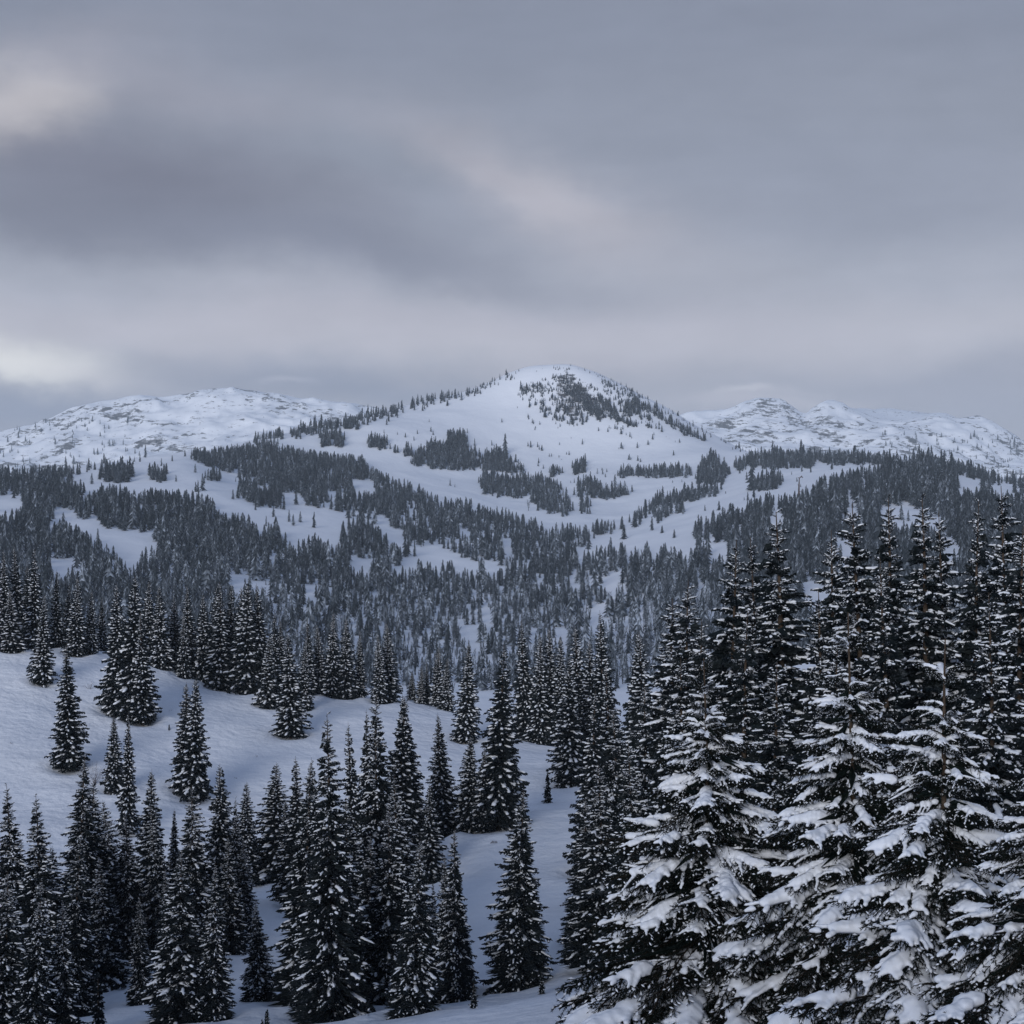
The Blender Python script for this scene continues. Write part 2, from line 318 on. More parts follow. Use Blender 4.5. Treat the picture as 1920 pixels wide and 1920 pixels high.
for _ in range(2):
    rock[1:-1, 1:-1] = (rock[1:-1, 1:-1] * 2 + rock[:-2, 1:-1] + rock[2:, 1:-1] + rock[1:-1, :-2] + rock[1:-1, 2:]) / 6
gzx = np.gradient(HZ, axis=1) / np.gradient(FX, axis=1); gzy = np.gradient(HZ, axis=0) / np.gradient(DR)[:, None]
slope = np.hypot(gzx, gzy)
farm = np.clip((FY - 3500) / 300, 0, 1)
band = fbm(FX / 520 + FY / 700, FY / 300, 57, 4); band2 = fbm(FX / 160, FY / 120, 58, 3)
rock = np.maximum(rock, farm * np.clip(.355 + .10 * np.clip(slope * 1.3, 0, 1) + .30 * np.clip(.42 - 2.2 * np.abs(band), 0, 1) + .08 * band2, .25, .565))
rock = np.maximum(rock, ((FY > 1200) & (FY < 2100)) * (.33 + .03 * band))
print('terrain', HZ.shape)
def strip(name, r0, r1, c0=0, c1=None):
    c1 = len(PXC) if c1 is None else c1
    v = np.stack([FX, FY, HZ], -1)[r0:r1, c0:c1]
    me = mesh_np(name, v.reshape(-1, 3), grid_faces(r1 - r0, c1 - c0), [M_mountain], smooth=True, attrs={'rock': rock[r0:r1, c0:c1].ravel()})
    return tag(link(bpy.data.objects.new(name, me)), kind='structure')
iA = int(np.searchsorted(DR, 1500)); iB = int(np.searchsorted(DR, 2350)); cM = int(np.searchsorted(PXC, 1040))
strip('valley_hillside', 0, iA + 1); strip('mountain_peak', iA, iB + 1); strip('snowy_mountain_range', iB, len(DR), 0, cM + 1); strip('rocky_snow_mountains', iB, len(DR), cM)
def far_h(px, d):
    fi = np.interp(d, DR, np.arange(len(DR))); fj = np.interp(px, PXC, np.arange(len(PXC)))
    i = np.clip(fi.astype(int), 0, len(DR) - 2); j = np.clip(fj.astype(int), 0, len(PXC) - 2); a = fi - i; b = fj - j
    return (HZ[i, j] * (1 - b) + HZ[i, j + 1] * b) * (1 - a) + (HZ[i + 1, j] * (1 - b) + HZ[i + 1, j + 1] * b) * a
CUMTOP = np.minimum.accumulate(PYG, axis=0)        # highest ground seen so far along each column
def ray_far(px, py, dmin=400, dmax=4400):
    """depths of the first far ground seen through photo pixels (nan: sky)"""
    j = np.clip(np.round(np.interp(px, PXC, np.arange(len(PXC)))).astype(int), 0, len(PXC) - 1)
    out = np.full(len(px), np.nan)
    for k in range(len(px)):
        c = CUMTOP[:, j[k]]; i = int(np.searchsorted(-c, -py[k]))
        if 0 < i < len(DR):
            a, b = c[i - 1], c[i]; t = 0 if a == b else (a - py[k]) / (a - b)
            dd = DR[i - 1] + (DR[i] - DR[i - 1]) * t
            if dmin <= dd <= dmax: out[k] = dd
    return out

# ------------------------------------------------------------------ spruce boughs (templates shared by all near trees)
def rot_from(axis):
    a = Vector(axis).normalized(); return np.array(a.to_track_quat('X', 'Z').to_matrix())
SPECK = []
def speck_mesh():
    ov = np.array([(1, 0, 0), (-1, 0, 0), (0, 1, 0), (0, -1, 0), (0, 0, 1), (0, 0, -1)], float); of = np.array([(0, 2, 4), (2, 1, 4), (1, 3, 4), (3, 0, 4), (2, 0, 5), (1, 2, 5), (3, 1, 5), (0, 3, 5)])
    return (np.concatenate([(ov * np.array(r)) @ rot_from(ax).T + c for c, r, ax in SPECK]), np.concatenate([of + 6 * i for i in range(len(SPECK))]))
def join2(a, b): return np.concatenate([a[0], b[0]]), np.concatenate([a[1], b[1] + len(a[0])])
def gen_bough(seed, L=1.6, s2=.10, s3=.085, wild=1.0, snowy=1.0, fine=True, side_len=.40, gaps=0., droop=(.16, .34), puff=1.0):
    """one bough along +X: list of twigs (p0, p1, level) and snow pillows (centre, radii, axis)"""
    rng = np.random.default_rng(seed); tw = []; sn = []
    dr = rng.uniform(*droop); up = rng.uniform(.02, .12); gph = rng.uniform(0, 6); wob = rng.uniform(-.06, .06)
    def sp(s): return np.array([L * s * (1 - .04 * s), L * wob * math.sin(3 * s), L * (.10 * s - dr * s * s + up * s ** 4)])
    N = 12
    for i in range(N): tw.append((sp(i / N), sp((i + 1) / N), 0))
    s = .10
    while s < .985:
        for side in (1, -1):
            if rng.random() < .08: continue
            l2 = L * (side_len * (1 - s) ** .75 + .085) * rng.uniform(.72, 1.12) * min(1, (s + .2) * 1.9)
            a = R(rng.normal(50, 7)); p = sp(s); d = np.array([math.cos(a), side * math.sin(a), rng.uniform(-.30, .02) * wild]); d /= np.linalg.norm(d)
            dd = rng.uniform(.12, .4) * wild
            def q(t, p=p, d=d, l2=l2, dd=dd): return p + d * l2 * t + np.array([.12 * l2 * t * t, 0, -dd * l2 * t * t])
            m = 5 if fine else 2
            for i in range(m): tw.append((q(i / m), q((i + 1) / m), 1))
            t = .15
            while t < 1:
                for sd in (1, -1):
                    if rng.random() < .15: continue
                    l3 = (.17 * (1 - t) + .06) * rng.uniform(.7, 1.2); b = R(rng.normal(45, 10)) * sd
                    e = np.array([d[0] * math.cos(b) - d[1] * math.sin(b), d[0] * math.sin(b) + d[1] * math.cos(b), d[2] + rng.uniform(-.75, .12) * wild])
                    e /= np.linalg.norm(e); tw.append((q(t), q(t) + e * l3, 2))
                t += s3 / l2 * rng.uniform(.8, 1.2)
            if rng.random() < .86 * snowy and s > .12 and math.sin(11 * s + gph) > 2 * gaps - 1:     # snow finger along this side twig
                tt = .0; end = rng.uniform(.55, .98)
                while tt < end:
                    w = (.056 - .024 * tt) * rng.uniform(.8, 1.15) * puff
                    c = q(tt) + np.array([0, rng.normal(0, .01), .030]); ax = q(min(1, tt + .1)) - q(max(0, tt - .1))
                    sn.append((c, (w * 1.5, w, w * .80), ax)); tt += .055 / l2
        s += s2 / L * rng.uniform(.85, 1.15)
    s = rng.uniform(.05, .2)
    while s < 1.0:                                          # thick pillow along the spine
        if rng.random() < .95 and math.sin(11 * s + gph) > 2 * gaps - 1:
            w = puff * (.085 + .055 * math.sin(math.pi * min(1, s * 1.05)) + .02 * math.sin(9 * s + seed)) * rng.uniform(.85, 1.1) * (1 if s < .93 else .6)
            sn.append((sp(s) + np.array([0, rng.normal(0, .02), .048]), (w * 1.2, w * 1.0, w * .72), sp(min(1, s + .05)) - sp(s - .05)))
        s += .05
    SPECK.clear()
    for (a_, b_, l_) in tw:
        if l_ == 2 and rng.random() < (.30 if fine else .13): SPECK.append((b_ * .75 + a_ * .25 + np.array([0, 0, .012]), (.034, .017, .013) if fine else (.075, .042, .03), b_ - a_))
    if fine:                                                # hanging sprays under the bough
        for _ in range(60):
            s0 = rng.uniform(.15, .9); p = sp(s0) + np.array([0, rng.normal(0, .10 + .12 * (1 - s0)), -.02]); e = np.array([rng.uniform(0, .7), rng.normal(0, .35), -1]); e /= np.linalg.norm(e)
            tw.append((p, p + e * rng.uniform(.10, .26), 2))
    return tw, sn
def perp(d):
    a = np.where(np.abs(d[:, 2:3]) > .9, [[1., 0, 0]], [[0, 0, 1.]]); e1 = np.cross(d, a); e1 /= np.linalg.norm(e1, axis=1, keepdims=True) + 1e-9
    return e1, np.cross(d, e1)
def needle_mesh(tw, seed, dens=150, nl=.036, nw=.0056):
    """stems as three-sided rods and single needles as thin triangles"""
    rng = np.random.default_rng(seed)
    p0 = np.array([t[0] for t in tw]); p1 = np.array([t[1] for t in tw]); lv = np.array([t[2] for t in tw])
    d = p1 - p0; ln = np.linalg.norm(d, axis=1); d = d / (ln[:, None] + 1e-9); e1, e2 = perp(d)
    rad = np.where(lv == 0, .013, np.where(lv == 1, .006, .0035))[:, None]
    Vs = []
    for k in range(3):
        o_ = (math.cos(k * 2.094) * e1 + math.sin(k * 2.094) * e2) * rad; Vs += [p0 + o_, p1 + o_ * .75]
    V1 = np.stack(Vs, 1).reshape(-1, 3); b = np.arange(len(tw))[:, None] * 6
    T1 = np.concatenate([np.concatenate([b + 2 * k, b + (2 * k + 2) % 6, b + (2 * k + 3) % 6, b + 2 * k, b + (2 * k + 3) % 6, b + 2 * k + 1], 1).reshape(-1, 3) for k in range(3)])
    cnt = np.maximum(3, (ln * dens).astype(int)); cnt[lv == 0] = (cnt[lv == 0] * .8).astype(int)
    idx = np.repeat(np.arange(len(tw)), cnt); m = len(idx)
    u = rng.random(m); ph = rng.uniform(0, 2 * np.pi, m); fw = rng.uniform(.5, .95, m)
    nd_ = d[idx] * fw[:, None] + (np.cos(ph)[:, None] * e1[idx] + np.sin(ph)[:, None] * e2[idx]) * .8; nd_ /= np.linalg.norm(nd_, axis=1, keepdims=True)
    base = p0[idx] + d[idx] * (u * ln[idx])[:, None]; w = np.cross(nd_, d[idx]); w /= np.linalg.norm(w, axis=1, keepdims=True) + 1e-9
    l = nl * rng.uniform(.7, 1.2, m)[:, None]
    V2 = np.stack([base - w * nw, base + w * nw, base + nd_ * l], 1).reshape(-1, 3); T2 = np.arange(3 * m).reshape(-1, 3) + len(V1)
    return np.concatenate([V1, V2]), np.concatenate([T1, T2]), np.concatenate([np.ones(len(T1), int), np.zeros(len(T2), int)])
def blade_mesh(tw, w, seed, levels=(0, 1, 2)):
    """twigs as two crossing needle blades each, for trees too far off to show single needles"""
    rng = np.random.default_rng(seed)
    t_ = [t for t in tw if t[2] in levels]; p0 = np.array([t[0] for t in t_]); p1 = np.array([t[1] for t in t_])
    d = p1 - p0; d /= np.linalg.norm(d, axis=1, keepdims=True) + 1e-9; e1, e2 = perp(d)
    ww = w * rng.uniform(.7, 1.3, len(t_))[:, None]; mid = p0 * .55 + p1 * .45; tip = p1 + d * w * .8
    Vv = np.stack([p0, mid + e1 * ww, tip, mid - e1 * ww, mid + e2 * ww, mid - e2 * ww], 1).reshape(-1, 3); b = np.arange(len(t_))[:, None] * 6
    T = np.concatenate([b + 0, b + 1, b + 2, b + 0, b + 2, b + 3, b + 0, b + 4, b + 2, b + 0, b + 2, b + 5], 1).reshape(-1, 3)
    return Vv, T
def pillow_mesh(sn, voxel, smooth_it, target=None):
    """snow pillows fused into one soft mass"""
    bm = bmesh.new(); bmesh.ops.create_icosphere(bm, subdivisions=1, radius=1); sv = np.array([v.co for v in bm.verts]); sf = np.array([[v.index for v in f.verts] for f in bm.faces]); bm.free()
    Vs, Ts = [], []
    for i, (c, r, ax) in enumerate(sn):
        Vs.append((sv * np.array(r)) @ rot_from(ax).T + c); Ts.append(sf + i * len(sv))
    me = mesh_np('pillows', np.concatenate(Vs), np.concatenate(Ts)); ob = bpy.data.objects.new('pillows', me); COL.objects.link(ob)
    rm = ob.modifiers.new('r', 'REMESH'); rm.mode = 'VOXEL'; rm.voxel_size = voxel
    if smooth_it: s = ob.modifiers.new('s', 'SMOOTH'); s.iterations = smooth_it; s.factor = .5
    if target:
        dc = ob.modifiers.new('d', 'DECIMATE'); dc.ratio = 1.0
        dg = bpy.context.evaluated_depsgraph_get(); e = ob.evaluated_get(dg); nf = sum(len(p.vertices) - 2 for p in e.data.polygons); dc.ratio = min(1, target / max(nf, 1))
    dg = bpy.context.evaluated_depsgraph_get(); e = ob.evaluated_get(dg); m2 = bpy.data.meshes.new_from_object(e)
    m2.calc_loop_triangles(); V_ = np.zeros(len(m2.vertices) * 3, np.float32); m2.vertices.foreach_get('co', V_); T_ = np.zeros(len(m2.loop_triangles) * 3, np.int32); m2.loop_triangles.foreach_get('vertices', T_)
    bpy.data.objects.remove(ob); bpy.data.meshes.remove(me); bpy.data.meshes.remove(m2)
    return V_.reshape(-1, 3).astype(float), T_.reshape(-1, 3)
BL = 1.6
HERO_B = []                          # needles and snow of the nearest trees, as meshes
for i in range(7):
    tw, sn = gen_bough(100 + i, BL, snowy=[1, .9, .8, 1, .7, .9, .45][i], gaps=[0, .12, .3, .05, .35, .2, .5][i], puff=[1.0, .88, .85, 1.05, .8, .92, .78][i], s2=.135, droop=(.2, .42))
    v, t, mi = needle_mesh(tw, i); sv_, st_ = speck_mesh(); mi = np.concatenate([mi, np.full(len(st_), 2)]); v, t = join2((v, t), (sv_, st_)); fm = mesh_np('bough', v, t, [M_needle_near, M_stem, M_snow], mi)
    v, t = pillow_mesh(sn, .02, 2); smm = mesh_np('snow_cap', v, t, [M_snow], smooth=True)
    HERO_B.append((fm, smm))
LOD1, LOD2 = [], []
for i in range(6):
    tw, sn = gen_bough(200 + i, BL, s2=.15, s3=.175, snowy=[.9, .8, .6, .9, .4, .7][i], fine=False, side_len=.34, gaps=[.2, .34, .46, .3, .56, .4][i], puff=.68)
    LOD1.append((blade_mesh(tw, .034, i), join2(pillow_mesh(sn, .034, 1, 150), speck_mesh())))
for i in range(6):
    tw, sn = gen_bough(300 + i, BL, s2=.22, s3=9, wild=1.2, snowy=[.9, .7, .8, .6, .9, .6][i], fine=False, side_len=.30, gaps=[.3, .42, .36, .46, .25, .4][i], puff=.82)
    LOD2.append((blade_mesh(tw, .062, i, (0, 1)), pillow_mesh(sn, .05, 1, 56)))
print('boughs', sum(len(a.polygons) + len(b.polygons) for a, b in HERO_B), [len(a[1]) + len(b[1]) for a, b in LOD1], [len(a[1]) + len(b[1]) for a, b in LOD2])

def trunk_mesh(name, H, r0, seed, sides=8, segs=14, lean=0):
    rng = np.random.default_rng(seed); t = np.linspace(0, 1, segs); ph = rng.uniform(0, 6)
    cx = lean * t + .012 * H * np.sin(3 * t + ph) * t; cy = .012 * H * np.cos(2.4 * t + ph) * t
    rr = r0 * (1 - t) ** .9 + .008; a = np.linspace(0, 2 * np.pi, sides, endpoint=False)
    Vv = np.stack([cx[:, None] + rr[:, None] * np.cos(a), cy[:, None] + rr[:, None] * np.sin(a), np.repeat((t * H)[:, None], sides, 1)], -1).reshape(-1, 3)
    Vv[:sides, 2] -= .6
    f = [(i * sides + j, i * sides + (j + 1) % sides, (i + 1) * sides + (j + 1) % sides, (i + 1) * sides + j) for i in range(segs - 1) for j in range(sides)]
    axis = lambda z: (np.interp(z / H, t, cx), np.interp(z / H, t, cy))
    return mesh_np(name, Vv, np.array(f), [M_bark], smooth=True), axis
def bough_plan(H, Rb, seed, dz=.33, per=7.5, z0=.25, shape=.8, open_top=.07, irr=.3):
    """where each bough sits: (z, azimuth, length, pitch)"""
    rng = np.random.default_rng(seed); z = z0; out = []; az = 0
    lop = [rng.uniform(0, 2 * np.pi), rng.uniform(.05, .16)]
    while z < H - .35:
        t = z / H; r = Rb * min((1 - t) ** shape * 1.04, 1 - .35 * max(0, .12 - t) / .12) + .07
        nb = max(3, int(round(per * (.55 + .45 * (1 - t)) + rng.uniform(-1, 1)))); az += rng.uniform(.3, 1.2)
        for k in range(nb):
            a = az + 2 * np.pi * k / nb + rng.normal(0, .16)
            l = r * rng.uniform(1 - irr * 1.4, 1 + irr * .8) * (1 + lop[1] * math.cos(a - lop[0]))
            pitch = np.interp(t, [0, .25, .6, .85, .95, 1], [-8, -3, 6, 18, 38, 60]) + rng.normal(0, 8)
            if rng.random() < .94: out.append((z + rng.normal(0, dz * .42), a, l, pitch))
        z += dz * (.35 + .65 * (1 - t) ** .6) * rng.uniform(.85, 1.15)
    return out
def bough_matrix(z, a, l, pitch, axis, r0=.03, thick=1.0):
    k = l / BL; cx, cy = axis(z)
    kz = k ** .72 * thick if k < 1 else k
    return Matrix.Translation((cx, cy, z)) @ Matrix.Rotation(a, 4, 'Z') @ Matrix.Rotation(-R(pitch), 4, 'Y') @ Matrix.Diagonal((k, k, kz, 1))
def tree_proto(H, Rb, lib, seed, dz, per, shape=.8, core=.4, snow_p=.9):
    rng = np.random.default_rng(seed); tm, axis = trunk_mesh('trunk', H, H * .011 + .03, seed, 6, 9)
    FV, FT, SV, ST = [], [], [], []; nf = ns = 0
    for (z, a, l, pitch) in bough_plan(H, Rb, seed, dz, per, shape=shape):
        (fv, ft), (sv, st) = lib[rng.integers(len(lib))]
        M = np.array(bough_matrix(z, a, l, pitch, axis, thick=1.15)); v = fv * [1, rng.choice([-1, 1]), 1]
        FV.append(v @ M[:3, :3].T + M[:3, 3]); FT.append(ft + nf); nf += len(fv)
        if rng.random() < snow_p:
            v = sv * [1, 1, 1.0]; SV.append(v @ M[:3, :3].T + M[:3, 3]); ST.append(st + ns); ns += len(sv)
    # dense inner twigs round the trunk, so that one does not see through the crown
    m = int(H * 40); zz = H * (1 - np.sqrt(rng.random(m))) * .96 + .2; a = rng.uniform(0, 2 * np.pi, m); r = Rb * core * (1 - zz / H) + .03
    p0 = np.stack([np.cos(a) * r * .1, np.sin(a) * r * .1, zz], 1); p1 = np.stack([np.cos(a) * r * 1.7, np.sin(a) * r * 1.7, zz - .25 * r + rng.normal(0, .1, m)], 1)
    v, t = blade_mesh([(x, y, 0) for x, y in zip(p0, p1)], .13, seed); FV.append(v); FT.append(t + nf)
    crown = mesh_np('crown', np.concatenate(FV), np.concatenate(FT), [M_needle])
    snow = mesh_np('snow_load', np.concatenate(SV), np.concatenate(ST), [M_snow], smooth=True)
    return tm, crown, snow
P_MID = [tree_proto(13, rb, LOD1, 500 + i, .33, 8.6, sh, core=.55, snow_p=.82) for i, (rb, sh) in enumerate([(2.2, .8), (1.95, .85), (2.45, .84)])]
P_FG = [tree_proto(12, rb, LOD2, 600 + i, dz, per, sh, snow_p=spn) for i, (rb, sh, dz, per, spn) in enumerate([(2.0, .82, .28, 9.5, .9), (1.8, .9, .29, 9, .9), (2.2, .86, .28, 10, .9), (1.9, .76, .27, 9.5, .95), (2.05, .95, .29, 9.5, .85), (2.35, .88, .28, 10, .95)])]
P_SAP = [tree_proto(2.2, .42, LOD2, 700 + i, .2, 5, .9, core=.25, snow_p=.8) for i in range(2)]
print('protos', [sum(len(m.polygons) for m in p) for p in P_MID + P_FG + P_SAP])
PROTO = {}
def spruce(kind, i, loc, H, wide, rz, label, group=None):
    lib, h0 = {'mid': (P_MID, 13), 'fg': (P_FG, 12), 'sap': (P_SAP, 2.2)}[kind]; i %= len(lib)
    if (kind, i) not in PROTO:
        root = bpy.data.objects.new('spruce_tree', None); link(root); kids = []
        for nm, me in zip(('trunk', 'crown', 'snow_load'), lib[i]):
            c = bpy.data.objects.new(nm, me); link(c, root); kids.append(c)
            if nm != 'trunk': c['kind'] = 'stuff'
        PROTO[(kind, i)] = (root, kids)
    else:
        r0, k0 = PROTO[(kind, i)]; root = r0.copy(); COL.objects.link(root)
        for c0 in k0:
            c = c0.copy(); COL.objects.link(c); c.parent = root
    s = H / h0; root.location = loc; root.rotation_euler = (rngT.normal(0, .022), rngT.normal(0, .022), rz); root.scale = (s * wide, s * wide, s)
    if 'group' in root: del root['group']
    return tag(root, label, 'tree', group)

# ------------------------------------------------------------------ the nearest trees: every snow-laden bough is a part
def hero(px, top, d, Rb, seed, label, dz=.29, per=10.5, rz=0, zmin=.3, lean=0, extra=()):
    rng = np.random.default_rng(seed); x = (px - 960) / F * d; g = float(near_h(x, d)); H = (960 - top) / F * d - g
    root = bpy.data.objects.new('spruce_tree', None); link(root); root.location = (x - lean, d, g - .1); tag(root, label, 'tree', 'snow-laden spruces in the right foreground')
    tm, axis = trunk_mesh('trunk', H, .07, seed, 9, 18, lean); link(bpy.data.objects.new('trunk', tm), root)
    plan = bough_plan(H - .55, Rb, seed, dz, per, z0=zmin, shape=.9, irr=.26) + list(extra)
    for k in range(5): plan.append((H - .5 + rng.uniform(-.1, .1), k * 1.26 + rng.normal(0, .2), rng.uniform(.28, .42), rng.uniform(30, 55)))
    plan.append((H - .3, 1.0, .3, 80))
    m = int(H * 90); zz = (H - .9) * (1 - np.sqrt(rng.random(m))) + .1; aa = rng.uniform(0, 2 * np.pi, m); r = (Rb * .42 * (1 - zz / H) + .02) * rng.uniform(.5, 1.3, m); cx, cy = axis(zz)
    p0 = np.stack([cx + np.cos(aa) * r * .1, cy + np.sin(aa) * r * .1, zz], 1); p1 = np.stack([cx + np.cos(aa) * r * 1.5, cy + np.sin(aa) * r * 1.5, zz - .3 * r + rng.normal(0, .12, m)], 1)
    v, t = blade_mesh([(x_, y_, 0) for x_, y_ in zip(p0, p1)], .05, seed); o = link(bpy.data.objects.new('inner_twigs', mesh_np('inner_twigs', v, t, [M_needle_near])), root); o['kind'] = 'stuff'
    n = 0
    for (z, a, l, pitch) in plan[:300]:
        fm, sm_ = HERO_B[rng.integers(7)]
        b = link(bpy.data.objects.new('bough', fm), root); b.matrix_local = bough_matrix(z, a, l, pitch, axis, thick=1.1) @ Matrix.Rotation(rng.normal(0, .14), 4, 'X') @ Matrix.Diagonal((1, rng.choice([-1., 1.]), 1, 1))
        if rng.random() < .93 and pitch < 48 and (pitch < 28 or rng.random() < .85): link(bpy.data.objects.new('snow_cap', sm_), b)
        n += 1
    return H, n
HEROES = [
    (1777, 1183, 20, 2.55, 1, 'big near spruce heaped with snow, rightmost of the three closest trees'),
    (1600, 1135, 23, 2.6, 2, 'near snow-heaped spruce, middle and tallest of the three closest trees'),
    (1322, 1222, 25, 3.25, 3, 'wide near spruce, leftmost of the three closest trees, low boughs over the gully'),
    (1975, 1270, 17.5, 2.3, 4, 'near snow-laden spruce cut off by the right edge, beside the closest trees'),
]
for h in HEROES: print('hero', hero(*h))

# ------------------------------------------------------------------ trees of the near slope, (photo x, top y, base y or None, depth or None, width factor, prototype)
rngT = np.random.default_rng(77)
ORD = ['first', 'second', 'third', 'fourth', 'fifth', 'sixth', 'seventh', 'eighth', 'ninth', 'tenth', 'eleventh', 'twelfth', 'thirteenth', 'fourteenth', 'fifteenth', 'sixteenth', 'seventeenth', 'eighteenth', 'nineteenth', 'twentieth', 'twenty-first', 'twenty-second', 'twenty-third', 'twenty-fourth', 'twenty-fifth', 'twenty-sixth', 'twenty-seventh', 'twenty-eighth', 'twenty-ninth', 'thirtieth']
def plant(kind, px, top, base, label, group=None, d=None, wide=1.0, i=None):
    if d is None:
        d = ray_near(px, base)
        if d is None: d = 185.0
    x = (px - 960) / F * d; g = float(near_h(x, d)); H = (960 - top) / F * d - g
    if kind == 'fg' and d < 97: kind = 'mid'; wide *= .97
    WELLS.append((x, d, min(1.6, H * .11)))
    if d < 130 and kind != 'sap': wide *= 1.12
    return spruce(kind, int(rngT.integers(9)) if i is None else i, (x, d, g - .12), max(H * 1.03, .8), wide * rngT.uniform(.85, 1.14), rngT.uniform(0, 6.28), label, group)
WELLS = []
G_ROW = 'spruces in the row along the crest of the left snow slope'
CREST = [(-12, 1050, 186), (10, 1033, 184), (32, 1027, 186), (52, 1060, 190), (67, 1030, 183), (107, 1070, 186), (126, 1095, 190), (143, 1083, 182), (170, 1107, 184), (192, 1120, 190), (283, 1087, 186), (302, 1100, 184), (328, 1117, 187), (353, 1100, 186), (383, 1113, 184), (413, 1093, 181), (430, 1096, 185), (446, 1103, 183), (463, 1093, 180), (490, 1097, 181), (513, 1150, 177), (528, 1160, 183), (580, 1163, 180), (600, 1172, 182), (621, 1150, 180), (647, 1160, 180), (675, 1183, 181), (712, 1188, 179), (729, 1170, 181), (773, 1257, 184), (790, 1248, 183), (801, 1244, 185), (821, 1213, 183), (837, 1233, 181)]
for k, (px, top, d) in enumerate(CREST):
    lb = f'snow-dusted dark spruce, {ORD[k]} from the left in the crest row of the left slope' if k < 30 else ['slim dark spruce at the right end of the crest row, next to last', 'third last spruce at the low right end of the crest row', '', ''][0]
    if k >= 30: lb = f'small dark spruce, {ORD[33 - k]} from the right of the crest row on the left slope' if k < 33 else 'small dark spruce closing the right end of the crest row'
    plant('fg', px, top, None, lb, G_ROW, d=d, wide=.95)
